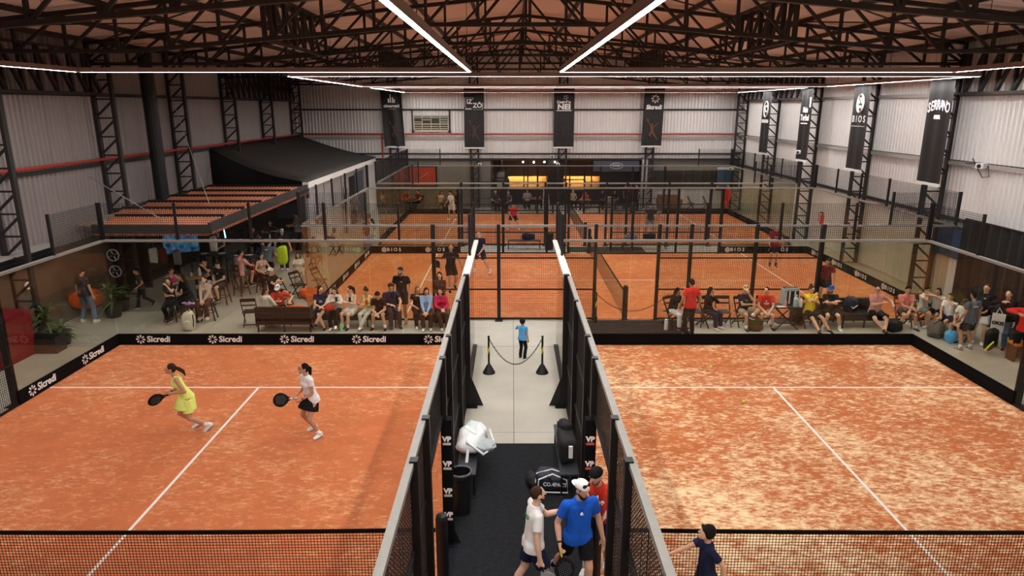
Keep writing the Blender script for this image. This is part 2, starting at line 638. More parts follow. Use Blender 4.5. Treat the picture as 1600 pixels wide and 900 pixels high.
# ties along the hall in the braced bays: side-wall girders and ceiling braces
side_name = {-1: 'left wall', 1: 'right wall'}
for bi, (a, b) in enumerate(BRACED):
    ya, yb = FRAMES[a] + .05, FRAMES[b] - .05
    where = ['nearest bay', 'middle bay', 'farthest bay'][bi]
    for sgn, xw in ((-1, XL + .45), (1, XR - .45)):
        t = thing('eaves_girder', 'dark zigzag steel eaves girder along the %s, %s' % (side_name[sgn], where), 'girder', (xw, ya, 6.93), group='eaves girders')
        MB().bar((xw, ya, 6.93), (xw, yb, 6.93), 0.1, 0.08).build('bottom_chord', DARKSTEEL, t)
        MB().bar((xw, ya, 8.25), (xw, yb, 8.25), 0.1, 0.08).build('top_chord', DARKSTEEL, t)
        m = 7
        for k in range(m):
            y0, y1 = ya + (yb - ya) * k / m, ya + (yb - ya) * (k + 1) / m
            MB().bar((xw, y0, 8.22), (xw, y0, 6.96), 0.10, 0.09).build('web_post', DARKSTEEL, t)
            MB().bar((xw, y0, 8.22), (xw, y1, 6.96), 0.10, 0.09).build('web_diagonal', DARKSTEEL, t)
    for sgn in (-1, 1):
        x = XC + sgn * 6.75
        t = thing('roof_brace', 'dark lattice brace under the roof, %s half of the hall, %s' % ('left' if sgn < 0 else 'right', where), 'girder', (x, ya, 8.2), group='roof braces')
        z0, z1 = chord_low(x), chord_top(x)
        MB().bar((x, ya, z0), (x, yb, z0), 0.09).build('bottom_chord', DARKSTEEL, t)
        MB().bar((x, ya, z1), (x, yb, z1), 0.09).build('top_chord', DARKSTEEL, t)
        m = 6
        for k in range(m):
            y0, y1 = ya + (yb - ya) * k / m, ya + (yb - ya) * (k + 1) / m
            MB().bar((x, y0, z0), (x, y0, z1), 0.11).build('web_post', DARKSTEEL, t)
            MB().bar((x, y0, z1), (x, y1, z0), 0.08).build('web_diagonal', DARKSTEEL, t)
    # rods crossing in the roof plane
    for sgn in (-1, 1):
        for q in range(2):
            xa, xb = XC + sgn * (0.4 + q * 7), XC + sgn * (7.2 + q * 7)
            t = MB()
            t.bar((xa, ya, chord_top(xa) - .05), (xb, yb, chord_top(xb) - .05), 0.035)
            t.bar((xb, ya, chord_top(xb) - .05), (xa, yb, chord_top(xa) - .05), 0.035)
            tag(t.build('cross_brace_rod', DARKSTEEL), 'crossed steel rods under the roof, %s %s, %s' % ('left' if sgn < 0 else 'right', ['centre panel', 'outer panel'][q], where), 'brace', group='roof cross bracing')

# ---------------------------------------------------------------- lattice columns
def lattice_column(w, h, label, group, alongx=True):
    t = thing('lattice_column', label, 'column', (0, 0, 0), group=group)
    for sx in (-1, 1):
        MB().bb(sx * w / 2 - .05, sx * w / 2 + .05, -.075, .075, 0, h).build('upright', DARKSTEEL, t, local=True)
    n = max(1, round(h / 0.62))
    dg = MB().bar((-w / 2, 0, 0.04), (w / 2, 0, h / n - .04), 0.06).build('lacing', DARKSTEEL, t, local=True)
    hz = MB().bar((-w / 2, 0, 0), (w / 2, 0, 0), 0.05).build('strut', DARKSTEEL, t, local=True)
    for k in range(1, n):
        c = dg.copy()
        COL.objects.link(c)
        c.location = (0, 0, k * h / n)
        c2 = hz.copy()
        COL.objects.link(c2)
        c2.location = (0, 0, k * h / n)
    return t


proto = lattice_column(0.62, 8.6, 'dark lattice wall column', 'side wall columns')
nth = ['', 'nearest', 'second', 'third', 'fourth', 'fifth', 'sixth', 'seventh']
first = True
for fi, fy in enumerate(FRAMES):
    if fi == 0:
        continue
    for sgn in (-1, 1):
        lab = 'dark steel lattice column on the %s wall, %s from the camera' % ('left' if sgn < 0 else 'right', nth[fi])
        loc = (XL + .48, fy, 0) if sgn < 0 else (XR - .48, fy, 0)
        rz = 0 if sgn < 0 else math.pi
        if first:
            proto.location, proto['label'] = loc, lab
            first = False
        else:
            copy_tree(proto, None, loc, rz, lab)
BACKCOLS = [-7.7, -2.45, 3.3, 9.0]
bn = ['cimarosti', 'IZZO', 'NEI', 'pinwheel']
bproto = None
for i, x in enumerate(BACKCOLS):
    lab = 'dark lattice column on the back wall behind the %s banner' % ['first hanging', 'second hanging', 'third hanging', 'fourth hanging'][i]
    if bproto is None:
        bproto = lattice_column(0.5, 9.6, lab, 'back wall columns')
        bproto.location = (x, YB - .2, 0)
    else:
        copy_tree(bproto, None, (x, YB - .2, 0), 0, lab)
tag(MB().tube([(XL + .75, 26.15, 2.2), (XL + .75, 26.15, 8.6)], 0.25, 14).build('downpipe', BLACK), 'thick plain black pipe rising between two left wall columns', 'pipe')

# girts and pipes
def pipe(p, q, r, m, label, name='wall_pipe', cat='pipe'):
    return tag(MB().tube([p, q], r, 8).build(name, m), label, cat)


tag(MB().bar((XL + .12, YF, 6.9), (XL + .12, YB, 6.9), 0.09, 0.12).build('trim_1', DARKSTEEL), kind='structure')
tag(MB().bar((XR - .12, YF, 6.9), (XR - .12, YB, 6.9), 0.09, 0.12).build('trim_2', GREYPIPE), kind='structure')
tag(MB().bar((XL, YB - .12, 6.35), (XR, YB - .12, 6.35), 0.09, 0.10).build('trim_3', DARKSTEEL), kind='structure')
tag(MB().bar((XL, YB - .1, 4.55), (XR, YB - .1, 4.55), 0.08, 0.14).build('trim_4', GREYPIPE), kind='structure')
tag(MB().bar((XL, YB - .12, 3.55), (XR, YB - .12, 3.55), 0.09, 0.10).build('trim_5', DARKSTEEL), kind='structure')
tag(MB().bar((XL, YB - .12, 3.2), (XR, YB - .12, 3.2), 0.11, 0.12).build('trim_6', DARKSTEEL), kind='structure')
tag(MB().bar((XR - .12, YF, 4.68), (XR - .12, YB, 4.68), 0.10, 0.12).build('trim_7', GREYPIPE), kind='structure')
tag(MB().bar((XL + .1, YF, 4.62), (XL + .1, YB, 4.62), 0.08, 0.12).build('trim_8', DARKSTEEL), kind='structure')
tag(MB().bar((XR - .12, YF, 2.85), (XR - .12, YB, 2.85), 0.10, 0.12).build('trim_9', DARKSTEEL), kind='structure')
pipe((XL + .22, YF, 4.78), (XL + .22, YB - .3, 4.78), 0.05, RED, 'red fire pipe running along the left wall')
pipe((XL + .3, YB - .27, 4.82), (XR - .3, YB - .27, 4.82), 0.055, RED, 'red fire pipe running across the back wall behind the banners')
pipe((-8.45, YB - .3, 4.8), (-8.45, YB - .3, 0.1), 0.045, RED, 'red drop pipe descending the back wall left of the first banner')
# ---------------------------------------------------------------- courts
PITCH = 0.055
CAPRAIL = mat('white_cap_rail', (0.62, 0.61, 0.57), 0.5, var=0.15, vscale=6)


class Frame:
    """Wall-local axes: s runs along the wall, n points out of the court."""
    def __init__(s, o, d, n):
        s.o, s.d, s.n = Vector((o[0], o[1], 0)), Vector((d[0], d[1], 0)), Vector((n[0], n[1], 0))

    def p(s, u, off, z):
        v = s.o + s.d * u + s.n * off
        return Vector((v.x, v.y, z))

    def slab(s, mb, u0, u1, o0, o1, z0, z1):
        c = s.p((u0 + u1) / 2, (o0 + o1) / 2, (z0 + z1) / 2)
        a = abs(u1 - u0)
        b = abs(o1 - o0)
        dx = abs(s.d.x) * a + abs(s.n.x) * b
        dy = abs(s.d.y) * a + abs(s.n.y) * b
        return mb.box(c, (dx, dy, z1 - z0))


def glass_run(t, F, u0, u1, npan, band=True, upper=None, wide=False, wt=0.0065):
    """Frameless glass panels with a top rail, optional vinyl band and mesh above."""
    w = (u1 - u0) / npan
    for k in range(npan):
        mb = MB()
        F.slab(mb, u0 + k * w + .008, u0 + (k + 1) * w - .008, 0.0, 0.012, 0.03, 2.99)
        mb.build('glass_panel', GLASS, t)
    F.slab(MB(), u0, u1, -.02, .07 if not wide else .14, 2.97, 3.03).build('top_rail', RAIL if not wide else CAPRAIL, t)
    b = None
    if band:
        b = F.slab(MB(), u0, u1, -.018, -.004, 0.03, 0.36).build('sponsor_band', BAND, t)
    F.slab(MB(), u0, u1, .012, .07, 0.0, 0.05).build('base_rail', BLACK, t)
    if upper:
        a, c, m = upper
        mb = MB()
        mb.wires(F.p(a, .03, 0), F.d, c - a, 3.05, 4.0, PITCH, wt)
        mb.build('upper_mesh', WIRE, t)
        for k in range(m + 1):
            u = a + (c - a) * k / m
            F.slab(MB(), u - .03, u + .03, .0, .06, 3.0, 4.03).build('upper_post', BLACK, t)
    return b


def mesh_run(t, F, posts, z0, z1, rails, wt=0.0065, frame=True):
    """Welded mesh between posts, framed at each height in rails."""
    for a, b in zip(posts, posts[1:]):
        MB().wires(F.p(a, 0.01, 0), F.d, b - a, z0, z1, PITCH, wt).build('mesh_panel', WIRE, t)
    for z in rails:
        F.slab(MB(), posts[0], posts[-1], .0, .04, z - .02, z + .02).build('mesh_rail', BLACK, t)


def post(t, F, u, h, w=.10, d=.13, gusset=0.0):
    o = F.slab(MB(), u - w / 2, u + w / 2, .015, .015 + d, 0, h).build('post', BLACK, t)
    mb = MB()
    F.slab(mb, u - .12, u + .12, -.0, .015 + d + .14, 0.0, 0.02)
    if gusset:
        a, b, c = F.p(u - .012, .015 + d, .02), F.p(u - .012, .015 + d + gusset, .02), F.p(u - .012, .015 + d, .02 + gusset * 2.6)
        mb.prism([a, b, c], F.d * .024)
    mb.build('base_plate', BLACK, o)
    return o


def side_wall(t, F, full=True, near=False, wt=0.0065, far=(1, -1), band=True, gus=0.0, logos=False, wide=False):
    """A long side: u runs along the court with 0 at the net; mesh in the middle, glass at the ends."""
    for sg in far:
        us = [0.97, 1.95, 3.95, 5.95]
        if sg < 0:
            us = [-u for u in us][::-1]
        for u in us:
            big = abs(abs(u) - 5.95) < .01
            g = gus if not big else gus * 1.7
            post(t, F, u, 3.05, .10 if not big else .12, .085 if not big else .12, g)
        mesh_run(t, F, us, 0.03, 3.0, (.05, 1.0, 2.0), wt)
        F.slab(MB(), us[0], us[-1], -.02, .06, 2.97, 3.03).build('top_rail', RAIL, t)
        e = (5.95, 9.97) if sg > 0 else (-9.97, -5.95)
        up = (7.97, 9.97, 1) if sg > 0 else (-9.97, -7.97, 1)
        glass_run(t, F, e[0], e[1], 2, band, up, wide, wt)
    # header over the gate
    MB().wires(F.p(-.97, .01, 0), F.d, 1.94, 2.15, 3.0, PITCH, wt).build('mesh_panel', WIRE, t)
    F.slab(MB(), -.97, .97, .0, .05, 2.12, 2.18).build('gate_header', BLACK, t)
    F.slab(MB(), -.97, .97, -.02, .06, 2.97, 3.03).build('top_rail', RAIL, t)


def court_net(c, along, label, ct=.006):
    """Net across a court; along is the unit vector of the net line."""
    a = Vector((along[0], along[1], 0))
    t = thing('court_net', label, 'net', (c[0], c[1], 0), group='court nets')
    def top(u):
        return .88 + .045 * (abs(u) / 5) ** 2
    mb = MB()
    n = 220
    for i in range(n + 1):
        u = -4.95 + 9.9 * i / n
        p = Vector((c[0], c[1], 0)) + a * u
        mb.bar((p.x, p.y, .03), (p.x, p.y, top(u) - .05), ct, caps=False)
    m = 19
    for j in range(m):
        pts = []
        for k in range(9):
            u = -4.95 + 9.9 * k / 8
            p = Vector((c[0], c[1], 0)) + a * u
            f = j / (m - 1)
            pts.append((p.x, p.y, .03 + (top(u) - .08) * f))
        for p, q in zip(pts, pts[1:]):
            mb.bar(p, q, ct, caps=False)
    mb.build('net_cords', NETM, t, kind='stuff')
    mb = MB()
    for k in range(8):
        u0, u1 = -5.0 + 10 * k / 8, -5.0 + 10 * (k + 1) / 8
        p, q = Vector((c[0], c[1], top(u0) - .025)) + a * u0, Vector((c[0], c[1], top(u1) - .025)) + a * u1
        mb.bar(p, q, .018, .06)
    mb.build('top_band', BAND, t)
    for sg in (-1, 1):
        p = Vector((c[0], c[1], 0)) + a * (sg * 5.09)
        o = MB().lathe(p, [(.085, 0), (.085, 1.08), (.07, 1.13), (.03, 1.15)], 14).build('net_post', BLACK, t, smooth=False)
        MB().lathe(p, [(.16, 0), (.16, .02)], 14).build('base_plate', BLACK, o)
    return t


def lines(t, segs, z):
    for x0, x1, y0, y1 in segs:
        MB().bb(x0, x1, y0, y1, z, z + .004).build('court_line', WHITEPAINT, t)


def court_surface(x0, x1, y0, y1, m, label):
    t = thing('clay_court', label, 'court', ((x0 + x1) / 2, (y0 + y1) / 2, 0), group='clay courts')
    MB().bb(x0, x1, y0, y1, 0.001, 0.025).build('turf', m, t)
    return t


def sicredi(parent, c, ux, size, rot):
    c, ux = Vector(c), Vector(ux)
    text(parent, 'Sicredi', size, c + ux * size * .42, rot, WHITE, bold=size * .028, shear=.1)
    emblem(parent, c - ux * size * 1.65, ux, (0, 0, 1), size * .55, WHITE)


def bios(parent, c, ux, size, rot):
    c, ux = Vector(c), Vector(ux)
    text(parent, 'B I O S', size, c + ux * size * .3, rot, WHITE, bold=.004)
    mb = MB()
    nrm = ux.cross(Vector((0, 0, 1)))
    ctr = c - ux * size * 1.75
    pts = [ctr + (ux * math.cos(k * math.pi / 7) + Vector((0, 0, 1)) * math.sin(k * math.pi / 7)) * size * .55 for k in range(14)]
    mb.prism(pts, nrm * .003).build('emblem', mat('grey_print', (.55, .54, .53), .6), parent)


NY = 8.17
HALF = 9.98
# near courts, long axis along Y
for side, cx, m, lab in ((-1, -6.05, CLAY_L, 'orange clay court with two women players'), (1, 6.24, CLAY_R, 'sandy pale orange court with white lines, empty but for balls')):
    x0, x1 = cx - 5.0, cx + 5.0
    t = court_surface(x0, x1, NY - HALF, NY + HALF, m, lab)
    lines(t, [(cx - .025, cx + .025, NY - 6.95, NY + 6.95), (x0, x1, NY + 6.93, NY + 6.98), (x0, x1, NY - 6.98, NY - 6.93)], .025)
    court_net((cx, NY), (1, 0), 'black net across the near court %s' % ('where the two women play' if side < 0 else 'in front of the boy in a dark tee'))
    who = 'women players' if side < 0 else 'sandy empty court'
    # far end wall
    t = thing('court_end_wall', 'glass end wall with upper black mesh behind the %s' % who, 'court wall', (cx, NY + HALF, 0))
    F = Frame((cx, NY + HALF), (1, 0), (0, 1))
    b = glass_run(t, F, -5, 5, 5, True, (-5, 5, 5))
    if side < 0:
        for k in range(5):
            xx = -10.03 + k * 2.02
            sicredi(b, (xx, NY + HALF - .02, .195), (1, 0, 0), .24, FRONT)
    # outer side
    F = Frame((cx + side * 5.0, NY), (0, 1), (side, 0))
    t = thing('court_side_wall', 'outer glass and mesh side wall of the court with %s' % who, 'court wall', (cx + side * 5.0, NY, 0))
    side_wall(t, F, near=True)
    if side < 0:
        bands = [o for o in t.children if o.name.startswith('sponsor_band')]
        for k, yy in enumerate((14.95, 16.95)):
            sicredi(bands[0], (cx - 5.0 + .02, yy, .195), (0, 1, 0), .24, FACE_PX)
    # aisle side
    F = Frame((cx - side * 5.0, NY), (0, 1), (-side, 0))
    t = thing('court_side_wall', 'aisle side wall with black posts beside the court with %s' % who, 'court wall', (cx - side * 5.0, NY, 0))
    side_wall(t, F, near=True, gus=.16, wide=True)
    gx = cx - side * 5.0 - side * .085
    for u in (.97,):
        pad = F.slab(MB(), u - .075, u + .075, .01, .17, .1, 2.1).build('post_pad', BAND, t)
        for zz in (.55, .95, 1.4, 1.8):
            text(pad, 'VP', .11, (gx - side * .01, NY + u - .079, zz), FRONT, WHITE, bold=.006)
            MB().box((gx - side * .01, NY + u - .078, zz - .075), (.12, .006, .035)).build('underline', mat('red_print', (.6, .08, .05), .6) if side > 0 else MATS['grey_print'] if 'grey_print' in MATS else mat('grey_print', (.55, .54, .53), .6), pad)

# cross courts, long axis along X
for ci, (cx, cy, lab) in enumerate(((3.54, 25.6, 'middle orange clay court lying across the hall'), (3.54, 37.62, 'farthest orange clay court lying across the hall'))):
    t = court_surface(cx - HALF, cx + HALF, cy - 5, cy + 5, CLAY_B, lab)
    lines(t, [(cx - 6.95, cx + 6.95, cy - .025, cy + .025), (cx - 6.98, cx - 6.93, cy - 5, cy + 5), (cx + 6.93, cx + 6.98, cy - 5, cy + 5)], .025)
    court_net((cx, cy), (0, 1), 'dark net across the %s court, running away from the camera' % ('middle' if ci == 0 else 'farthest'), .0025)
    cn = ['middle', 'farthest'][ci]
    wt = .006 if ci == 0 else .0065
    for sg in (-1, 1):
        F = Frame((cx, cy + sg * 5), (1, 0), (0, sg))
        t = thing('court_side_wall', '%s long side wall of glass and mesh on the %s court' % ('front' if sg < 0 else 'rear', cn), 'court wall', (cx, cy + sg * 5, 0))
        side_wall(t, F, wt=wt, band=(sg > 0))
        bands = [o for o in t.children if o.name.startswith('sponsor_band')]
        if sg > 0 and ci == 0:
            for b, us in ((bands[0], (6.7, 8.7)), (bands[1], (-9.0, -7.0))):
                for u in us:
                    bios(b, (cx + u, cy + 4.978, .2), (1, 0, 0), .22, FRONT)
        F = Frame((cx + sg * HALF, cy), (0, 1), (sg, 0))
        t = thing('court_end_wall', '%s glass end wall with upper mesh on the %s court' % ('left' if sg < 0 else 'right', cn), 'court wall', (cx + sg * HALF, cy, 0))
        b = glass_run(t, F, -5, 5, 5, True, (-5, 5, 5), wt=wt)
        if ci == 0:
            for k in range(5):
                yy = cy - 4 + 2 * k
                bios(b, (cx + sg * (HALF - .022), yy, .2), (0, -sg, 0), .22, FACE_NX if sg > 0 else FACE_PX)

# aisle carpets
tag(MB().bb(-.98, 1.17, YF + .2, 12.35, .001, .012).build('carpet', CARPET), 'black carpet runner in the aisle between the near courts', 'carpet')
pts = []
for k in range(9):
    a = R(-90 + 90 * k / 8)
    pts.append((5.05 + .45 * math.cos(a) - .2, 18.75 + .45 * math.sin(a) - .05, .002))
pts += [(5.3, 20.5, .002), (2.0, 20.5, .002), (2.0, 18.25, .002)]
tag(MB().prism(pts, (0, 0, .01)).build('carpet', CARPET), 'black carpet at the gate of the middle court under white-trousered woman', 'carpet')
# ---------------------------------------------------------------- left side: low wall, canopy, sloped roof, white wall
BROWNW = mat('brown_plaster', (0.115, 0.078, 0.055), 0.85, var=0.25, vscale=1.5)
DARKWOOD = mat('dark_wood', (0.035, 0.018, 0.011), 0.5, var=0.4, vscale=8)
WOOD = mat('warm_wood', (0.30, 0.16, 0.065), 0.5, var=0.35, vscale=5)
TERRA = mat('terracotta_sheet', (0.40, 0.135, 0.065), 0.6, var=0.18, vscale=3)
CHAR = mat('charcoal_membrane', (0.030, 0.026, 0.024), 0.75, var=0.3, vscale=1.2, bump=0.3, bscale=6)
PLASTER = mat('grey_plaster', (0.17, 0.155, 0.14), 0.85, var=0.25, vscale=1.0)
WHITEWALL = mat('white_wall_paint', (0.66, 0.63, 0.62), 0.7, var=0.06, vscale=1.5)

t = thing('dado_wall', 'low brown plastered wall under the left cladding near the plants', 'wall', (XL + .3, 16, 0), kind='structure')
MB().bb(XL + .02, XL + .22, 11.0, 23.9, 0, 2.3).build('plaster_face', BROWNW, t)
MB().bb(XL + .02, XL + .40, 11.0, 20.2, 2.46, 2.54).build('ledge', GREYPIPE, t)
for k in range(4):
    MB().bb(XL + .02, XL + .34, 11.0, 20.2, 2.06 + k * .1, 2.14 + k * .1).build('louvre_slat', BLACK, t)

# dark shop and bar under the canopy
t = thing('bar_partition', 'dark timber partition closing the bar beneath the terracotta canopy', 'partition', (XL + .3, 30, 0), kind='structure')
MB().bb(XL + .02, XL + .24, 23.9, 45.5, 0, 3.0).build('side_lining', DARKWOOD, t)
MB().bb(XL + .02, -9.15, 36.5, 36.7, 0, 3.0).build('rear_lining', BLACK, t)

# corrugated terracotta canopy in bays that step back between black beams
t = thing('terracotta_canopy', 'canopy of corrugated terracotta sheets in black framing over the left bar tables', 'canopy', (-11.3, 20.2, 0))
nb = 6
y0, y1 = 20.25, 30.3
for k in range(nb):
    a = y0 + (y1 - y0) * k / nb
    b = y0 + (y1 - y0) * (k + 1) / nb
    xl = -12.5 if k == 0 else -13.2
    m = MB()
    nrib = 30
    prof = []
    for i in range(nrib * 2 + 1):
        x = xl + (-9.15 - xl) * i / (nrib * 2)
        prof.append((x, 0.035 if i % 2 else 0.0))
    for x, dz in prof:
        m.v += [(x, a + .06, 2.96 + dz), (x, b - .55, 3.16 + dz)]
    for i in range(len(prof) - 1):
        m.f.append((2 * i, 2 * i + 2, 2 * i + 3, 2 * i + 1))
    m.build('canopy_sheet', TERRA, t)
    MB().bb(xl, -9.1, b - .62, b - .50, 2.92, 3.24).build('cross_beam', BLACK, t)
    MB().bb(xl, -9.1, b - .50, b + .04, 2.86, 2.90).build('gutter', BLACK, t)
MB().bar((-9.06, y0 - .05, 3.0), (-9.06, y1 + .1, 3.05), .10, .30).build('side_fascia', CHAR, t)
MB().bar((-12.6, y0 - .02, 2.96), (-9.02, y0 - .02, 2.96), .08, .26).build('front_fascia', CHAR, t)
m = MB()
for k in range(46):
    m.bb(-12.5 + k * .074, -12.5 + k * .074 + .036, y0 - .05, y0 + .1, 2.76, 2.84)
m.build('front_fringe', TERRA, t, kind='stuff')
m = MB()
for k in range(120):
    m.bb(-9.12, -9.0, y0 + k * .084, y0 + k * .084 + .04, 2.80, 2.88)
m.build('side_fringe', TERRA, t, kind='stuff')
for (x, y) in ((-9.15, 29.9), (-12.9, 29.9)):
    MB().bb(x - .05, x + .05, y - .05, y + .05, 0, 2.86).build('canopy_post', BLACK, t)
tag(MB().tube([(XL + .3, 22.5, 4.3), (-10.6, 20.6, 3.15)], .018, 6).build('stay_cable', GREYPIPE), 'pale steel stay from the left wall down to the canopy front', 'cable')
tag(MB().tube([(XL + .5, 28.3, 7.0), (-10.2, 23.0, 3.2)], .014, 6).build('stay_cable', GREYPIPE), 'thin stay rope falling from high on the left wall to the canopy edge', 'cable')
tag(MB().bb(XL + .3, -13.15, 21.6, 30.3, 2.82, 2.94).build('canvas_strip', mat('beige_canvas', (.38, .31, .24), .9, var=.2)), 'beige canvas strip between the terracotta canopy and the left wall', 'canvas')

# sloped dark roof over the rooms at the far left
t = thing('sloped_roof', 'dark sloping membrane roof over the rooms in the far left corner', 'roof', (-11.5, 39, 3.2), kind='thing')
A, B_, C_, D_ = (XL + .1, 32.2, 4.62), (-9.0, 30.2, 3.28), (-8.95, 45.5, 3.28), (XL + .1, 45.5, 4.75)
m = MB()
n = 8
for i in range(n + 1):
    u = i / n
    for j in range(n + 1):
        v = j / n
        a = Vector(A).lerp(Vector(B_), u)
        b = Vector(D_).lerp(Vector(C_), u)
        p = a.lerp(b, v)
        p.z -= .28 * math.sin(math.pi * u) * (1 - .5 * v)
        m.v.append(tuple(p))
for i in range(n):
    for j in range(n):
        q = i * (n + 1) + j
        m.f.append((q, q + 1, q + n + 2, q + n + 1))
o = m.build('membrane', CHAR, t, smooth=True)
sol = o.modifiers.new('t', 'SOLIDIFY')
sol.thickness = .05
m = MB()
m.prism([(XL + .1, 32.2, 2.6), (-9.0, 30.25, 2.6), (-9.0, 30.25, 3.24), (-11.5, 31.2, 3.62), (XL + .1, 32.2, 4.56)], (0, .04, 0))
m.build('gable_shade_sheet', BLACK, t)  # black sheet stands in for the shade under the open roof end

t = thing('room_wall', 'white panelled room wall with doors running back along the left of the far courts', 'wall', (-9.05, 38, 0), kind='structure')
MB().bb(-9.2, -9.05, 30.3, 45.55, 0, 3.05).build('wall_panel', WHITEWALL, t)
MB().bb(-9.24, -8.96, 30.2, 45.55, 3.02, 3.30).build('parapet', WHITEPAINT, t)
for y in (32.9, 36.3, 43.0):
    MB().bb(-9.05, -9.03, y - .02, y + .02, 0, 3.02).build('joint_strip', BLACK, t)
t = tag(thing('door_1', 'dark open doorway with a blue grey door leaf in the white wall', 'door', (-9.05, 38.8, 0)), kind='structure')
MB().bb(-9.10, -9.03, 38.0, 39.4, 0, 2.75).build('opening', BLACK, t)  # black slab paints the shade inside the open doorway
MB().bb(-9.06, -9.0, 39.4, 41.6, 0, 2.85).build('door_leaf', mat('blue_grey_door', (.16, .19, .26), .5), t)
sg = tag(MB().bb(-9.03, -9.0, 31.0, 32.4, .9, 1.75).build('wall_sign', WHITEWALL), 'white wall sign with black brush lettering at the near end of the white wall', 'sign')
text(sg, 'VCBR', .55, (-8.99, 31.7, 1.3), FACE_PX, BLACK, bold=.02)
# dry branch ornament
m = MB()
m.tube([(-8.8, 35.9, 0), (-8.82, 36.0, 1.4), (-8.75, 36.1, 2.6)], [.06, .05, .02], 6)
m.tube([(-8.81, 35.98, 1.2), (-8.78, 36.4, 2.3)], [.04, .015], 6)
m.tube([(-8.81, 35.95, 1.5), (-8.8, 35.6, 2.5)], [.035, .015], 6)
tag(m.build('dry_trunk', DARKWOOD), 'brown dry branched trunk standing against the white wall', 'ornament')

# ---------------------------------------------------------------- back wall: bar opening, plaster, shutter
t = thing('bar_room', 'warm lit wooden bar room seen through the opening in the back wall', 'room', (3.5, 47.5, 0), kind='structure')
MB().bb(-1.35, 8.5, 48.6, 48.75, 0, 3.3).build('rear_boards', WOOD, t)
MB().bb(-1.45, -1.3, 45.6, 48.6, 0, 3.3).build('side_lining', DARKWOOD, t)
MB().bb(8.45, 8.6, 45.6, 48.6, 0, 3.3).build('side_lining', BLACK, t)
MB().bb(-1.35, 8.5, 45.7, 48.7, 3.22, 3.3).build('soffit', WOOD, t)
MB().bb(-1.3, 8.4, 48.1, 48.6, 1.95, 3.2).build('upper_cabinet_front', mat('brown_cabinet', (.10, .045, .022), .5, var=.2), t)
MB().bb(-1.0, 6.2, 47.0, 48.5, 0, 1.05).build('bar_counter', BLACK, t)
MB().bb(2.4, 3.5, 46.6, 48.5, 0, 3.2).build('pier', BLACK, t)
MB().bb(6.0, 8.4, 46.4, 46.6, 0, 2.9).build('dark_area_panel', BLACK, t)  # plain black panel filling the dark area below the sign banner
WARM = mat('warm_strip_light', (1.0, .70, .28), .5, emit=KITCHEN_STRENGTH * 5)
MB().bb(-.9, 2.3, 48.15, 48.27, 1.91, 1.94).build('under_shelf_light', WARM, t)
MB().bb(3.6, 5.9, 48.15, 48.27, 1.91, 1.94).build('under_shelf_light', WARM, t)
MB().bb(-1.2, 8.3, 48.0, 48.1, 1.84, 2.0).build('cabinet_lip', MATS['brown_cabinet'], t)
for x in (.8, 1.05, 3.85, 5.3):
    MB().bb(x - .04, x + .04, 45.75, 45.83, 0, 3.2).build('mullion', BLACK, t)
SPOT = mat('spot_lens', (1.0, .86, .62), .4, emit=KITCHEN_STRENGTH * 6)
for i, x in enumerate((.75, 1.45, 2.15, 2.85, 6.0, 6.65)):
    s = thing('spotlight', 'small round spotlight under the bar soffit, %s from the left' % ['first', 'second', 'third', 'fourth', 'fifth', 'sixth'][i], 'lamp', (x, 45.95, 3.0), group='spotlights over the bar')
    MB().lathe((x, 45.95, 3.0), [(.05, -.02), (.07, .1), (.04, .22)], 10).build('lamp_body', BLACK, s)
    MB().ball((x, 45.9, 2.98), .055, 8, 6).build('bulb', SPOT, s)

o = thing('pizza_oven', 'dark domed oven with a conical hood and flue at the left of the bar', 'oven', (-.75, 46.3, 0))
MB().bb(-1.25, -.25, 45.85, 46.75, 0, 1.05).build('oven_base', BLACK, o)
MB().lathe((-.75, 46.3, 1.05), [(.55, 0), (.6, .25), (.58, .75), (.5, .85), (.50, .95), (.36, 1.25), (.2, 1.5), (.13, 1.6), (.13, 2.15)], 18).build('hood', mat('oven_steel', (.06, .055, .05), .35, metal=.6), o, smooth=False)
MB().bb(-1.0, -.5, 45.68, 45.78, 1.35, 1.6).build('oven_mouth', mat('oven_glow', (.35, .3, .25), .5), o)

t = thing('plaster_wall', 'grey plastered lower wall at the left of the back wall', 'wall', (-5.2, YB, 0), kind='structure')
MB().bb(-9.0, -1.4, YB - .08, YB + .02, 0, 3.14).build('plaster_face', PLASTER, t)
MB().bb(8.5, XR, YB - .08, YB + .02, 0, 1.35).build('light_boards', WHITEWALL, t)
s = thing('roller_shutter', 'dark slatted shutter in the back wall right of the bar', 'shutter', (11.4, YB - .1, 1.3))
for k in range(9):
    MB().bb(9.35, 13.7, YB - .16, YB - .10, 1.3 + k * .13, 1.42 + k * .13).build('slat', DARKSTEEL, s)
for x in (8.62, 8.85):
    tag(MB().tube([(x, YB - .2, .1), (x, YB - .2, 3.2)], .09, 10).build('drain_pipe', GREYPIPE), 'grey vertical drain pipe %s the bar opening' % ('closest to' if x < 8.7 else 'one step right of'), 'pipe', group='drain pipes by the bar')
p = thing('poster', 'red framed poster on the grey plaster wall', 'poster', (-6.0, YB - .12, 2.1))
MB().bb(-7.15, -4.95, YB - .16, YB - .12, 1.4, 2.75).build('frame', BLACK, p)
MB().bb(-6.75, -5.05, YB - .18, YB - .16, 1.48, 2.68).build('print', mat('poster_red', (.42, .045, .02), .6, var=.4, vscale=3), p)
m = MB()
m.bar((-6.3, YB - .19, 1.8), (-5.5, YB - .19, 2.35), .05, .01)
m.build('pale_stroke', WHITEPAINT, p)
s = thing('sign_banner', 'grey blue cloth banner with a white oval emblem over the bar door', 'banner', (6.6, YB - .3, 2.6))
MB().bb(5.35, 8.35, YB - .34, YB - .31, 2.42, 3.12).build('cloth', mat('slate_cloth', (.055, .066, .085), .8, var=.2), s)
m = MB()
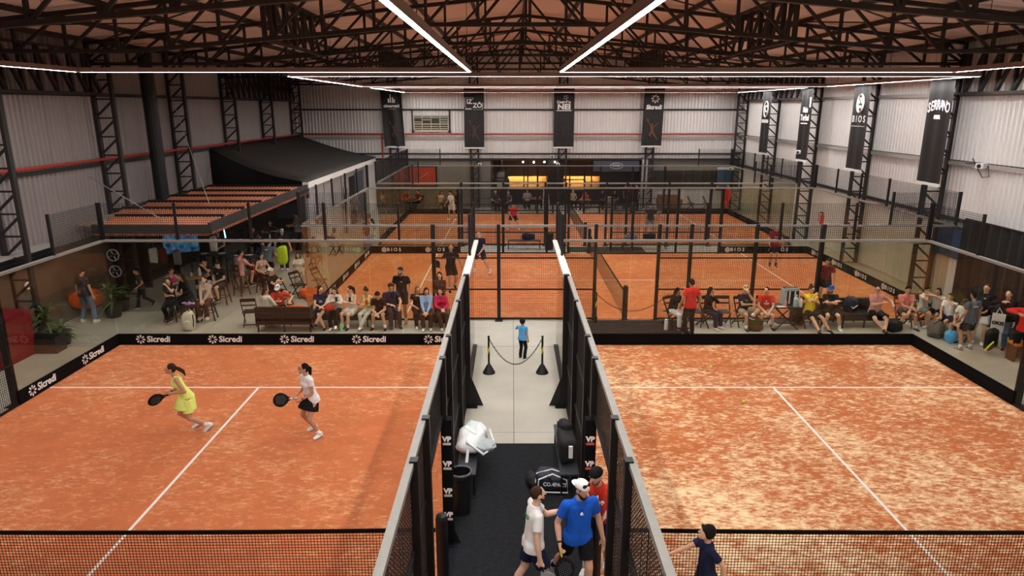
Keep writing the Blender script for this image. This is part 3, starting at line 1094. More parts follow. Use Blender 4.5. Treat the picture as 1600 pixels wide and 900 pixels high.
for k in range(24):
    a, b = 2 * math.pi * k / 24, 2 * math.pi * (k + 1) / 24
    m.bar((6.85 + .42 * math.cos(a), YB - .35, 2.78 + .19 * math.sin(a)), (6.85 + .42 * math.cos(b), YB - .35, 2.78 + .19 * math.sin(b)), .035, .02)
m.build('oval', WHITE, s)
MB().bb(5.35, 8.35, YB - .34, YB - .17, 3.10, 3.16).build('batten', BLACK, s)
text(s, 'PIPPER', .17, (6.85, YB - .36, 2.78), FRONT, WHITE, bold=.008)

# louvred vent window in the back cladding
wdw = thing('window_1', 'pale framed louvre window in the back wall between the first two banners', 'window', (-5.3, YB - .2, 5.3), kind='structure')
x0, x1, z0, z1 = -6.4, -4.1, 4.95, 6.02
MB().bb(x0, x1, YB - .10, YB - .08, z0, z1).build('void', mat('window_dark', (.05, .045, .03), .4, var=.6, vscale=6), wdw)
CRM = mat('cream_frame', (.56, .52, .42), .6)
for (a, b, c, d) in ((x0, x1, z0, z0 + .12), (x0, x1, z1 - .09, z1), (x0, x0 + .07, z0, z1), (x1 - .07, x1, z0, z1)):
    MB().bb(a, b, YB - .2, YB - .08, c, d).build('frame_bar', CRM, wdw)
for k in (1, 2, 3):
    x = x0 + (x1 - x0) * k / 4
    MB().bb(x - .02, x + .02, YB - .18, YB - .08, z0, z1).build('mullion', CRM, wdw)
MB().bb(x0, x1, YB - .18, YB - .08, 5.44, 5.48).build('transom', CRM, wdw)
random.seed(3)
for k in range(4):
    for r_ in range(6):
        if (k, r_) in ((0, 4), (2, 3), (1, 3), (2, 4)):
            continue
        z = z0 + .18 + r_ * .14
        xa = x0 + .08 + (x1 - x0 - .1) * k / 4
        MB().bb(xa, xa + .47, YB - .16, YB - .13, z, z + .05).build('louvre_blade', CRM, wdw)
for xx in (x0 - .06, x1 + .06):
    tag(MB().bb(xx - .04, xx + .04, YB - .18, YB - .06, 4.85, 6.35).build('window_jamb', BLACK), 'black jamb post %s the louvre window' % ('left of' if xx < -5 else 'right of'), 'post', group='louvre window jambs')

# ---------------------------------------------------------------- banners
PRINT_DIM = mat('dim_figure_print', (.065, .035, .026), .7)


def figure_print(parent, c, ux, s, m_):
    """Faint leaping player printed low on a banner, racket arm raised."""
    c, ux, uz = Vector(c), Vector(ux), Vector((0, 0, 1))
    n_ = ux.cross(uz) * .006
    mb = MB()
    def limb(pts, ws):
        for (a, b), (wa, wb) in zip(zip(pts, pts[1:]), zip(ws, ws[1:])):
            pa, pb = c + (ux * a[0] + uz * a[1]) * s, c + (ux * b[0] + uz * b[1]) * s
            d = (pb - pa).normalized()
            q = n_.normalized().cross(d)
            mb.prism([pa - q * wa * s, pb - q * wb * s, pb + q * wb * s, pa + q * wa * s], n_)
    limb([(0, .1), (-.02, .45)], [.09, .13])
    limb([(-.05, .45), (-.2, .62), (-.3, .85)], [.05, .04, .03])
    limb([(.08, .45), (.3, .6), (.48, .8)], [.05, .035, .025])
    limb([(0, .1), (-.2, -.1), (-.02, -.3)], [.09, .06, .03])
    limb([(.02, .1), (.22, -.2), (.42, -.5)], [.09, .06, .03])
    mb.prism([c + (ux * (-.02 + .08 * math.cos(k)) + uz * (.6 + .1 * math.sin(k))) * s for k in [i * math.pi / 5 for i in range(10)]], n_)
    mb.prism([c + (ux * (-.36 + .09 * math.cos(k)) + uz * (.95 + .12 * math.sin(k))) * s for k in [i * math.pi / 5 for i in range(10)]], n_)
    return mb.build('figure_print', m_, parent)


def banner(c, ux, w, z0, z1, label, slump=0.0):
    c, ux = Vector(c), Vector(ux)
    nrm = ux.cross(Vector((0, 0, 1)))
    t = thing('hanging_banner', label, 'banner', (c.x, c.y, z0), group='tall black sponsor banners')
    mb = MB()
    n, m_ = 12, 10
    for j in range(m_ + 1):
        for i in range(n + 1):
            u = i / n - .5
            v = j / m_
            d = .018 * math.sin(i * 1.1) * (1 - .3 * v) + slump * .05 * math.sin(u * 9 + v * 3)
            p = c + ux * (u * w + slump * .25 * (1 - v)) + nrm * d
            mb.v.append((p.x, p.y, z0 + (z1 - z0) * v))
    for j in range(m_):
        for i in range(n):
            q = j * (n + 1) + i
            mb.f.append((q, q + 1, q + n + 2, q + n + 1))
    mb.build('cloth', BANNER, t, smooth=True)
    e = c + ux * (slump * .25)
    MB().bar(e - ux * w / 2 + Vector((0, 0, z0)), e + ux * w / 2 + Vector((0, 0, z0)), .05, .09).build('bottom_bar', WHITEPAINT, t)
    MB().bar(c - ux * w / 2 + Vector((0, 0, z1)), c + ux * w / 2 + Vector((0, 0, z1)), .06, .06).build('top_bar', BLACK, t)
    e1 = c - nrm * .42 if abs(ux.x) > .5 else c - ux * (w * .5) - nrm * .5
    e0 = c if abs(ux.x) > .5 else c - ux * (w * .5)
    for zz in (z1, z0 + .02):
        MB().bar(e0 + Vector((0, 0, zz)), e1 + Vector((0, 0, zz)), .04).build('bracket', BLACK, t)
    return t


yb = YB - .62
UX = (1, 0, 0)
b1 = banner((-7.72, yb, 0), UX, 1.32, 4.02, 7.75, 'black banner with white cimarosti lettering and skyline mark on the back wall', .6)
for i, (dx, hh) in enumerate(((-.14, .25), (-.02, .52), (.12, .34), (.22, .22))):
    MB().bb(-7.72 + dx - .04, -7.72 + dx + .04, yb - .05, yb - .03, 6.78, 6.78 + hh).build('tower_mark', WHITE, b1)
text(b1, 'cimarosti', .27, (-7.68, yb - .04, 6.58), FRONT, WHITE, bold=.008)
text(b1, 'T E N D E R I A', .075, (-7.68, yb - .04, 6.38), FRONT, WHITE)
figure_print(b1, (-7.55, yb - .04, 4.85), UX, .75, PRINT_DIM)
b2 = banner((-2.43, yb, 0), UX, 1.28, 3.95, 7.75, 'black banner with boxed IZZO lettering on the back wall')
text(b2, 'IZ', .40, (-2.72, yb - .04, 6.84), FRONT, WHITE, bold=.012)
text(b2, 'Z\u00d4', .40, (-2.20, yb - .04, 6.60), FRONT, WHITE, bold=.012)
for p, q in (((-3.0, 7.08), (-2.48, 7.08)), ((-3.0, 7.08), (-3.0, 6.52)), ((-2.48, 7.08), (-2.48, 6.98)), ((-2.5, 6.36), (-1.88, 6.36)), ((-1.88, 6.36), (-1.88, 6.78)), ((-3.0, 6.52), (-2.9, 6.52))):
    MB().bar((p[0], yb - .04, p[1]), (q[0], yb - .04, q[1]), .03, .01).build('box_line', WHITE, b2)
MB().bb(-2.98, -2.58, yb - .045, yb - .035, 6.36, 6.44).build('small_print', MATS['grey_print'], b2)
figure_print(b2, (-2.4, yb - .04, 4.8), UX, .85, PRINT_DIM)
b3 = banner((3.32, yb, 0), UX, 1.30, 3.98, 7.75, 'black banner with white NEI lettering on the back wall')
text(b3, 'NEI', .44, (3.32, yb - .04, 6.52), FRONT, WHITE, bold=.02, width=1.25)
text(b3, 'Costel\u00e3o', .22, (3.30, yb - .04, 6.82), FRONT, WHITE, bold=.012, width=1.1)
MB().bb(2.85, 3.8, yb - .045, yb - .035, 6.27, 6.32).build('underline', WHITE, b3)
emblem(b3, (3.42, yb - .04, 7.1), UX, (0, 0, 1), .15, WHITE, 5)
figure_print(b3, (3.3, yb - .04, 4.8), UX, .85, mat('dimmer_print', (.025, .024, .026), .7))
b4 = banner((9.06, yb, 0), UX, 1.30, 4.05, 7.75, 'black banner with white pinwheel and Sicredi lettering on the back wall', -.25)
text(b4, 'Sicredi', .36, (9.05, yb - .04, 6.50), FRONT, WHITE, bold=.018, shear=.1)
emblem(b4, (9.12, yb - .04, 7.02), UX, (0, 0, 1), .27, WHITE)
figure_print(b4, (9.0, yb - .04, 4.9), UX, .85, mat('amber_figure_print', (.13, .055, .032), .7))

xb = XR - 1.12
UN = (0, -1, 0)
rb = [(38.55, 'black banner with a round C mark, last along the right wall', 7.3), (33.35, 'black banner with slim white two line script on the right wall', 7.3),
      (28.15, 'black banner with the round BIOS emblem on the right wall', 7.4), (22.98, 'black banner with arched SERRANO lettering on the right wall', 7.45)]
for i, (yy, lab, zt) in enumerate(rb):
    t = banner((xb, yy, 0), UN, 1.32, 4.02, zt, lab)
    zc = zt - .95
    xf = xb - .035
    if i == 3:
        for k, ch in enumerate('SERRANO'):
            u = (k - 3) * .165
            text(t, ch, .44, (xf, yy - u, zc + .06 - 1.2 * u * u * .3), FACE_NX, WHITE, bold=.008, width=.66)
        text(t, 'BEER', .15, (xf, yy, zc - .32), FACE_NX, WHITE, bold=.014)
    elif i == 2:
        text(t, 'B I O S', .36, (xf, yy, zc - .42), FACE_NX, WHITE, bold=.004)
        MB().bb(xf - .003, xf, yy - .55, yy + .55, zc - .70, zc - .68).build('underline', WHITE, t)
        m = MB()
        for k in range(16):
            a_, b_ = 2 * math.pi * k / 16, 2 * math.pi * (k + 1) / 16
            m.bar((xf, yy + .24 * math.cos(a_), zc + .2 + .36 * math.sin(a_)), (xf, yy + .24 * math.cos(b_), zc + .2 + .36 * math.sin(b_)), .09, .006)
        for k in range(5):
            a_ = k * 1.26 + .3
            cy_, cz_ = yy + .10 * math.cos(a_), zc + .2 + .17 * math.sin(a_)
            m.prism([(xf, cy_ + .06 * math.cos(j * 1.05), cz_ + .07 * math.sin(j * 1.05)) for j in range(6)], (-.003, 0, 0))
        m.build('emblem', WHITE, t)
    elif i == 1:
        text(t, 'Mais', .34, (xf, yy, zc + .02), FACE_NX, WHITE, bold=.014, width=.9)
        text(t, 'Turbal', .38, (xf, yy, zc - .34), FACE_NX, WHITE, bold=.014, width=.95)
        MB().bb(xf - .003, xf, yy - .35, yy + .4, zc - .62, zc - .57).build('underline', WHITE, t)
        MB().bb(xf - .003, xf, yy - .55, yy - .40, zc + .15, zc + .6).build('mark', WHITE, t)
    else:
        m = MB()
        for k in range(20):
            a_, b_ = 2 * math.pi * k / 20, 2 * math.pi * (k + 1) / 20
            m.bar((xf, yy + .30 * math.cos(a_), zc + .05 + .42 * math.sin(a_)), (xf, yy + .30 * math.cos(b_), zc + .05 + .42 * math.sin(b_)), .05, .01)
        m.build('ring_mark', WHITE, t)
        text(t, 'C', .5, (xf, yy, zc + .05), FACE_NX, WHITE, bold=.02)
        MB().bb(xf - .003, xf, yy - .5, yy + .5, zc - .68, zc - .50).build('small_print', WHITE, t)

# ---------------------------------------------------------------- right side
t = thing('black_curtain', 'black pleated curtain along the right wall behind the standing spectators', 'curtain', (XR - .55, 17, 0))
m = MB()
n = 110
for i in range(n + 1):
    y = 11.0 + 10.6 * i / n
    x = XR - .55 + .05 * math.sin(i * 1.35) + .02 * math.sin(i * .5)
    m.v += [(x, y, .02), (x, y, 3.02)]
for i in range(n):
    m.f.append((2 * i, 2 * i + 2, 2 * i + 3, 2 * i + 1))
o = m.build('pleats', mat('curtain_black', (.012, .010, .009), .9), t)
MB().bar((XR - .55, 11.0, 3.05), (XR - .55, 21.6, 3.05), .06).build('curtain_rail', BLACK, t)
# ---------------------------------------------------------------- people
SKINS = [(0.62, 0.36, 0.25), (0.52, 0.28, 0.18), (0.44, 0.22, 0.135), (0.68, 0.42, 0.31), (0.33, 0.16, 0.095)]
HAIRC = {'black': (0.010, 0.008, 0.007), 'brown': (0.045, 0.022, 0.013), 'light': (0.20, 0.11, 0.055), 'grey': (0.30, 0.29, 0.28), 'dark': (0.02, 0.012, 0.009)}
BAKE = []


def rgb(name, rough=0.85, **k):
    c = {'black': (.009, .009, .011), 'navy': (.012, .016, .045), 'white': (.78, .79, .80), 'cream': (.66, .62, .52), 'red': (.62, .045, .025),
         'maroon': (.19, .012, .022), 'blue': (.012, .10, .55), 'lime': (.74, .88, .22), 'yellow': (.85, .66, .02), 'pink': (.62, .28, .27),
         'salmon': (.66, .21, .19), 'magenta': (.50, .03, .22), 'raspberry': (.55, .02, .10), 'lightblue': (.28, .45, .78), 'beige': (.48, .36, .29),
         'brown': (.06, .03, .022), 'greyblue': (.10, .13, .165), 'grey': (.22, .22, .23), 'darkgrey': (.045, .045, .05), 'khaki': (.42, .34, .22),
         'softyellow': (.78, .74, .22), 'plaid': (.40, .40, .38), 'palewhite': (.70, .69, .64), 'jeans': (.10, .16, .26), 'olive': (.05, .055, .02),
         'orange': (.80, .16, .02), 'skyblue': (.10, .38, .72), 'sand': (.62, .50, .33), 'green': (.05, .25, .08), 'hotred': (.75, .03, .03)}[name]
    return mat('cloth_' + name, c, rough, var=0.12, vscale=9, bump=0.35, bscale=22, spec=0.15)


def ik(root, target, l1, l2, hint):
    d = target - root
    L = max(0.08, min(d.length, 0.992 * (l1 + l2)))
    u = d.normalized()
    target = root + u * L
    a = (l1 * l1 - l2 * l2 + L * L) / (2 * L)
    a = max(-l1, min(l1, a))
    h = math.sqrt(max(0.0, l1 * l1 - a * a))
    perp = hint - u * hint.dot(u)
    if perp.length < 1e-4:
        perp = Vector((0, 0, 1))
    return root + u * a + perp.normalized() * h, target


def rem(mb, name, material, parent, vox, smooth=2, fac=0.5):
    """One continuous skin round overlapping volumes (baked later in one go)."""
    o = mb.build(name, material, parent, local=True, smooth=True)
    m = o.modifiers.new('skin', 'REMESH')
    m.mode = 'VOXEL'
    m.voxel_size = vox
    m.use_smooth_shade = True
    if smooth:
        s = o.modifiers.new('soft', 'SMOOTH')
        s.factor = fac
        s.iterations = smooth
    BAKE.append(o)
    return o


def bake_all():
    dg = bpy.context.evaluated_depsgraph_get()
    done = []
    for o in BAKE:
        done.append((o, bpy.data.meshes.new_from_object(o.evaluated_get(dg))))
    for o in TEXTS:                           # lettering becomes plain meshes
        me = bpy.data.meshes.new_from_object(o.evaluated_get(dg))
        n = bpy.data.objects.new(o.name, me)
        COL.objects.link(n)
        n.parent = o.parent
        n.location, n.rotation_euler, n.scale = o.location, o.rotation_euler, o.scale
        nm = o.name
        bpy.data.objects.remove(o)
        n.name = nm
    for o, me in done:
        old = o.data
        nm = old.name
        o.modifiers.clear()
        o.data = me
        bpy.data.meshes.remove(old)
        me.name = nm


def person(label, loc, yaw=0, h=1.75, sex='m', skin=0, z=0.0, pel=(0, 0, .93), lean=0, side=0, twist=0, head=(0, 0),
           ha=(-.26, .06, .84), hb=(.26, .06, .84), ea=(-.5, -1, -.3), eb=(.5, -1, -.3),
           fa=(-.11, 0, 0), fb=(.11, .03, 0), ya=-8, yb=8, pa=0, pb=0, ka=(-.1, 1, 0.15), kb=(.1, 1, 0.15),
           top=('tee', 'black'), bottom=('shorts', 'black'), shoes='white', socks=None, hair=('short', 'dark'), cap=None, beard=None,
           curl=(.5, .5), hda=None, hdb=None, na=None, nb_=None, vox=0.018, group=None, prints=(), glasses=False, stripe=None, skirtlen=.34, bulk=1.0, watch=False, hs=1.0, sleeve=None):
    s = h / 1.75
    near = vox < 0.012
    V = lambda p: Vector((p[0] * s, -p[1] * s, p[2] * s))
    D = lambda p: Vector((p[0], -p[1], p[2]))
    M = Matrix.Rotation(R(twist), 3, 'Z') @ Matrix.Rotation(R(side), 3, 'Y') @ Matrix.Rotation(R(lean), 3, 'X')
    MP = Matrix.Rotation(R(twist * .4), 3, 'Z')
    P = V(pel)
    T = lambda x, f, d: P + M @ Vector((x * s, -f * s, d * s))
    HM = Matrix.Rotation(R(head[0]), 3, 'Z') @ Matrix.Rotation(R(head[1]), 3, 'X')
    up = M @ Vector((0, 0, 1))
    nd = (up * .55 + Vector((0, 0, 1)) * .45).normalized()
    base = T(0, 0.0, .50)
    C = base + nd * (.172 * s + .05 * (hs - 1)) + HM @ Vector((0, -.025 * s, 0))
    q = s * hs
    H = lambda x, y, z_: C + HM @ Vector((x * q, y * q, z_ * q))
    hb3 = (HM @ Vector((1, 0, 0)), HM @ Vector((0, 1, 0)), HM @ Vector((0, 0, 1)))
    fem = sex == 'f'
    sw = .155 if fem else .178
    S = [T(-sw, 0, .452), T(sw, 0, .452)]
    hint = [D(ea), D(eb)]
    hand = [V(ha), V(hb)]
    E, W = [None] * 2, [None] * 2
    for i in (0, 1):
        E[i], W[i] = ik(S[i], hand[i], .285 * s, .25 * s, hint[i])
    hipw = .095 if fem else .088
    HP = [P + MP @ Vector((-hipw * s, 0, -.02 * s)), P + MP @ Vector((hipw * s, 0, -.02 * s))]
    FQ = [Matrix.Rotation(R(ya), 3, 'Z') @ Matrix.Rotation(R(pa), 3, 'X'), Matrix.Rotation(R(yb), 3, 'Z') @ Matrix.Rotation(R(pb), 3, 'X')]
    F = [V(fa), V(fb)]
    K, A = [None] * 2, [None] * 2
    for i in (0, 1):
        # a raised heel turns about the ball of the foot
        off = FQ[i] @ Vector((0, .09 * s, .075 * s)) + Matrix.Rotation(R((ya, yb)[i]), 3, 'Z') @ Vector((0, -.09 * s, 0))
        K[i], A[i] = ik(HP[i], F[i] + off, .44 * s, .425 * s, (D(ka), D(kb))[i])
    rb = bulk * s
    # --- body
    b = MB()
    hr = (.108 if fem else .10) * rb
    b.cone(T(-.055, 0, -.01), T(.055, 0, -.01), hr, hr)
    for sg in (-1, 1):
        b.cone(T(sg * .045, 0, .02), T(sg * .042, .005, .22), .095 * rb, (.078 if fem else .088) * rb)
        b.cone(T(sg * .045, .005, .20), T(sg * (.068 if fem else .085), 0, .40), (.082 if fem else .092) * rb, .08 * rb)
        if fem:
            b.ball(T(sg * .068, .07, .335), .058 * rb)
    b.cone(T(-sw + .04, 0, .452), T(sw - .04, 0, .452), .058 * s, .058 * s)
    b.cone(T(0, -.015, .42), base + nd * .02 * s, .075 * s, .056 * s)
    b.cone(base - nd * .02 * s, C - nd * .05 * s, .054 * s if not fem else .047 * s, .05 * s if not fem else .044 * s)
    b.ball(C, (.073 * q, .092 * q, .106 * q), 14, 10, hb3)
    b.ball(H(0, -.028, -.056), (.054 * q, .060 * q, .058 * q), 12, 8, hb3)
    b.cone(H(0, -.070, -.100), H(0, -.062, -.088), .018 * q, .024 * q)
    b.cone(H(0, -.092, .012), H(0, -.112, -.022), .010 * q, .015 * q, 8)
    b.cone(H(-.04, -.082, .030), H(.04, -.082, .030), .010 * q, .010 * q, 8)
    b.cone(H(-.016, -.086, -.058), H(.016, -.086, -.058), .009 * q, .009 * q, 8)
    for sg in (-1, 1):
        b.ball(H(sg * .075, .008, -.005), (.012 * q, .022 * q, .032 * q), 8, 6, hb3)
    hands = []
    for i, sg in ((0, -1), (1, 1)):
        ar = (.9 if fem else 1.0) * s * (0.5 + .5 * bulk)
        b.cone(S[i], E[i], .052 * ar, .040 * ar)
        fm = E[i].lerp(W[i], .3)
        b.cone(E[i], fm, .040 * ar, .043 * ar)
        b.cone(fm, W[i], .043 * ar, .028 * ar)
        dd = (W[i] - E[i]).normalized()
        ov = (hda, hdb)[i]
        if ov:
            dd = D(ov).normalized()
        nn = (na, nb_)[i]
        nn = D(nn) if nn else (T(0, .12, .2) - W[i])
        nn = nn - dd * nn.dot(dd)
        nn = nn.normalized() if nn.length > 1e-3 else Vector((0, 0, -1))
        sa = dd.cross(nn)
        k = s * (.92 if fem else 1.0) * (1.0 if near else 1.1)
        for o in (-.02, 0, .02):
            b.cone(W[i] + sa * o * .7 * k, W[i] + dd * .085 * k + sa * o * 1.35 * k, .021 * k, .016 * k, 8)
        cu = curl[i]
        for o, ln in ((-.034, .78), (-.0115, .96), (.0115, 1.0), (.034, .9)):
            p = W[i] + dd * .088 * k + sa * o * k
            a1 = cu * .7
            for seg, rr in ((.044, .0098), (.030, .0090), (.022, .0082)):
                dv = dd * math.cos(a1) + nn * math.sin(a1)
                p2 = p + dv * seg * ln * k
                b.cone(p, p2, rr * k, rr * .94 * k, 7)
                p = p2
                a1 += cu
        th = W[i] + dd * .03 * k - sa * sg * -.026 * k
        t1 = th + (dd * .7 + sa * sg * .62 + nn * .3).normalized() * .045 * k
        t2 = t1 + (dd * .85 + sa * sg * .1 + nn * (.3 + .5 * cu)).normalized() * .036 * k
        b.cone(th, t1, .0145 * k, .012 * k, 8)
        b.cone(t1, t2, .0115 * k, .0095 * k, 8)
        hands.append((W[i] + dd * .075 * k, dd, nn))
        # leg
        lg = s * (0.45 + .55 * bulk)
        b.cone(HP[i], K[i], (.086 if fem else .084) * lg, .056 * lg)
        bk = FQ[i] @ Vector((0, .012 * s, 0))
        cm = K[i].lerp(A[i], .36) + bk
        b.cone(K[i], cm, .054 * lg, .056 * lg)
        b.cone(cm, A[i], .056 * lg, .036 * lg)
        b.cone(A[i], A[i] + FQ[i] @ Vector((0, -.10 * s, -.045 * s)), .034 * s, .026 * s)
    sk = mat('skin_%d' % skin, SKINS[skin], 0.55, var=0.08, vscale=20, spec=0.35)
    body = rem(b, 'person', sk, None, vox)
    body.location = (loc[0], loc[1], z)
    body.rotation_euler = (0, 0, R(yaw))
    tag(body, label, 'person', group)
    # --- face
    for sg in (-1, 1):
        if near:
            e = MB().ball(H(sg * .031, -.0765, .006), .0092 * q, 8, 6).build('eye', WHITE, body, local=True, smooth=True)
            MB().ball(H(sg * .031, -.0822, .006), .0056 * q, 8, 6).build('iris', mat('eye_dark', (.015, .01, .008), .3), e, local=True, smooth=True)
            MB().cone(H(sg * .017, -.0895, .029), H(sg * .044, -.083, .031), .0036 * q, .0028 * q, 6).build('eyebrow', mat('hair_' + hair[1], HAIRC[hair[1]], .85, var=.4, vscale=30, bump=.6, bscale=70, spec=.12), body, local=True)
        elif vox < .025:
            MB().ball(H(sg * .031, -.083, .008), .012 * q, 6, 4).build('eye', mat('eye_dark', (.015, .01, .008), .3), body, local=True)
    if vox < .025:
        MB().cone(H(-.020, -.0925, -.056), H(.020, -.0925, -.056), .0055 * q, .0055 * q, 6).build('mouth', mat('lip', (.36, .09, .08), .5), body, local=True)
    if glasses:
        g = MB()
        for sg in (-1, 1):
            g.tube([H(sg * .031 + .024 * math.cos(t), -.098, .006 + .02 * math.sin(t)) for t in [k * math.pi / 5 for k in range(11)]], .0035 * q, 5, False)
            g.cone(H(sg * .055, -.095, .010), H(sg * .076, .0, .012), .0035 * q, .0035 * q, 5)
        g.build('glasses', BLACK, body, local=True)
    # --- hair
    hm = mat('hair_' + hair[1], HAIRC[hair[1]], .85, var=.4, vscale=30, bump=.6, bscale=70, spec=.12)
    st = hair[0]
    if st != 'bald' and not (cap and cap[1] == 'beanie' and st == 'short'):
        hb_ = MB()
        if st == 'buzz':
            hb_.ball(H(0, .014, .018), (.077 * q, .090 * q, .096 * q), 14, 10, hb3)
        else:
            th = .082 if st != 'curly' else .094
            hb_.ball(H(0, .018, .024), (th * q, .094 * q, .102 * q if st != 'curly' else .112 * q), 14, 10, hb3)
            hb_.ball(H(0, .05, -.012), (.070 * q, .060 * q, .068 * q), 12, 8, hb3)
            if st == 'mop':
                hb_.ball(H(0, .022, .022), (.090 * q, .098 * q, .112 * q), 14, 10, hb3)
                hb_.cone(H(-.05, -.066, .060), H(.05, -.066, .056), .024 * q, .024 * q)
                for sg in (-1, 1):
                    hb_.cone(H(sg * .070, -.030, .05), H(sg * .074, .01, -.02), .022 * q, .022 * q)
            if st == 'short':
                hb_.cone(H(-.04, -.050, .086), H(.045, -.050, .083), .024 * q, .026 * q)
            if st == 'bob' or st == 'long':
                for sg in (-1, 1):
                    hb_.cone(H(sg * .062, .012, .03), H(sg * .070, .035, -.10), .030 * q, .034 * q)
                hb_.cone(H(0, .05, .02), H(0, .075, -.12), .075 * q, .06 * q)
            if st == 'long':
                e0 = base + (T(0, -.10, .30) - base) * 1.0
                for sg in (-1, 1):
                    hb_.cone(H(sg * .060, .045, -.09), T(sg * .065, -.085, .36), .038 * s, .045 * s)
                    hb_.cone(T(sg * .065, -.085, .36), T(sg * .05, -.10, .20), .045 * s, .025 * s)
                hb_.cone(H(0, .08, -.10), T(0, -.105, .25), .06 * s, .04 * s)
            if st == 'ponytail':
                hb_.cone(H(0, .095, .045), H(0, .135, .02), .026 * q, .032 * q)
                hb_.cone(H(0, .135, .02), H(0, .150, -.10), .034 * q, .036 * q)
                hb_.cone(H(0, .150, -.10), H(.01, .125, -.24), .036 * q, .012 * q)
            if st == 'flying':
                hb_.cone(H(0, .095, .035), H(.01, .15, .01), .03 * q, .04 * q)
                hb_.cone(H(.01, .15, .01), H(.02, .235, -.04), .042 * q, .04 * q)
                hb_.cone(H(.02, .235, -.04), H(.03, .29, -.13), .036 * q, .012 * q)
            if st == 'bun':
                hb_.ball(H(0, .055, .125), .042 * q)
            if st == 'nape':
                hb_.cone(H(0, .07, -.03), H(0, .105, -.13), .05 * q, .035 * q)
        rem(hb_, 'hair', hm, body, max(vox * .8, .008) if near else .014, 1)
    if beard:
        bb_ = MB()
        bb_.ball(H(0, -.031, -.062), (.058 * q, .0635 * q, .056 * q), 12, 8, hb3)
        bb_.v = [tuple(v) for v in bb_.v]
        o = MB()
        for sg in (-1, 1):
            o.cone(H(sg * .062, -.005, -.035), H(sg * .045, -.058, -.082), .014 * q, .022 * q, 8)
        o.cone(H(-.03, -.066, -.092), H(.03, -.066, -.092), .025 * q, .025 * q, 8)
        o.cone(H(-.022, -.088, -.044), H(.022, -.088, -.044), .007 * q, .007 * q, 8)
        rem(o, 'beard', mat('hair_' + beard, HAIRC[beard], .85, var=.4, vscale=30, bump=.6, bscale=70, spec=.12), body, .009 if near else .014, 1)
    # --- cap
    if cap:
        cm_ = rgb(cap[0])
        cb = MB()
        cb.ball(Vector((0, .010 * q, .042 * q)), (.087 * q, .103 * q, .088 * q), 18, 12)
        lo = .030 * q if cap[1] != 'beanie' else .022 * q
        cb.v = [(x, y, max(lo, zz)) for x, y, zz in cb.v]
        cb.v = [tuple(C + HM @ Vector(v)) for v in cb.v]
        co = cb.build('cap', cm_, body, local=True, smooth=True)
        if cap[1] in ('fwd', 'back'):
            sg = -1 if cap[1] == 'fwd' else 1
            br = []
            for k in range(9):
                a = math.pi * k / 8
                br.append(Vector((.072 * q * math.cos(a), sg * (.060 + .105 * math.sin(a)) * q, (.034 - .018 * math.sin(a)) * q)))
            pts = [C + HM @ v for v in br]
            MB().prism(pts, HM @ Vector((0, 0, .008 * q))).build('brim', cm_, co, local=True)
        if cap[1] == 'band':
            pass
    # --- top
    kind, colr = top
    if kind != 'none':
        tm = stripe if stripe else rgb(colr)
        t = MB()
        cr = rb
        slim = kind in ('tank', 'dress')
        ad = .010 if slim else .018
        lo = -.10 if kind in ('tee', 'long', 'jacket') else (.10 if kind == 'crop' else -.04)
        for sg in (-1, 1):
            t.tube([T(sg * (.05 if slim else .064), 0, lo), T(sg * (.047 if slim else .058), .002, lo + .09), T(sg * .047, .004, .06), T(sg * .045, .005, .22)], [(.112 if fem else .110) * cr + ad * s + (.010 * s if not slim else 0), .108 * cr + ad * s + (.012 * s if not slim else 0), .102 * cr + ad * s, (.082 if fem else .094) * cr + ad * s], 14)
            t.cone(T(sg * .047, .005, .20), T(sg * (.070 if fem else .086), 0, .40), (.084 if fem else .096) * cr + ad * s, .078 * cr + ad * s)
            if fem:
                t.ball(T(sg * .068, .07, .335), .058 * cr + ad * s)
        t.cone(T(-.05, 0, lo + .09), T(.05, 0, lo + .09), .10 * cr + ad * s, .10 * cr + ad * s)
        if slim:
            for sg in (-1, 1):
                t.tube([T(sg * .075, .095, .38), T(sg * .085, .055, .47), T(sg * .085, 0, .515), T(sg * .08, -.06, .47), T(sg * .06, -.09, .36)], .019 * s, 8)
        else:
            t.cone(T(-sw + .035, 0, .447), T(sw - .035, 0, .447), .066 * s, .066 * s)
            t.tube([T(0, -.012, .40), T(0, -.012, .46), base + nd * (.028 * s)], [.10 * s, .094 * s, .070 * s], 14)
            for i in (0, 1):
                if kind in ('tee', 'crop'):
                    f = sleeve or (.60 if not fem else .45)
                    t.ball(S[i], .068 * s)
                    t.tube([S[i], S[i].lerp(E[i], f * .5), S[i].lerp(E[i], f)], [.068 * s, .066 * s, .067 * s], 12)
                else:
                    t.cone(S[i], E[i], .067 * s, .055 * s)
                    t.cone(E[i], E[i].lerp(W[i], .9), .055 * s, .04 * s, dome=True)
        name = {'tee': 'shirt', 'crop': 'shirt', 'tank': 'tank_top', 'dress': 'dress', 'long': 'sweater', 'jacket': 'jacket'}[kind]
        if kind == 'dress':
            hem = (K[0] + K[1]) * .5
            dn = (hem - P).normalized()
            t.tube([T(0, 0, .10), T(0, 0, .0), P + dn * .14 * s, P + dn * skirtlen * s], [.115 * s, .16 * s, .195 * s, .225 * s], 22)
        to = rem(t, name, tm, body, min(vox, .016) if not near else vox)
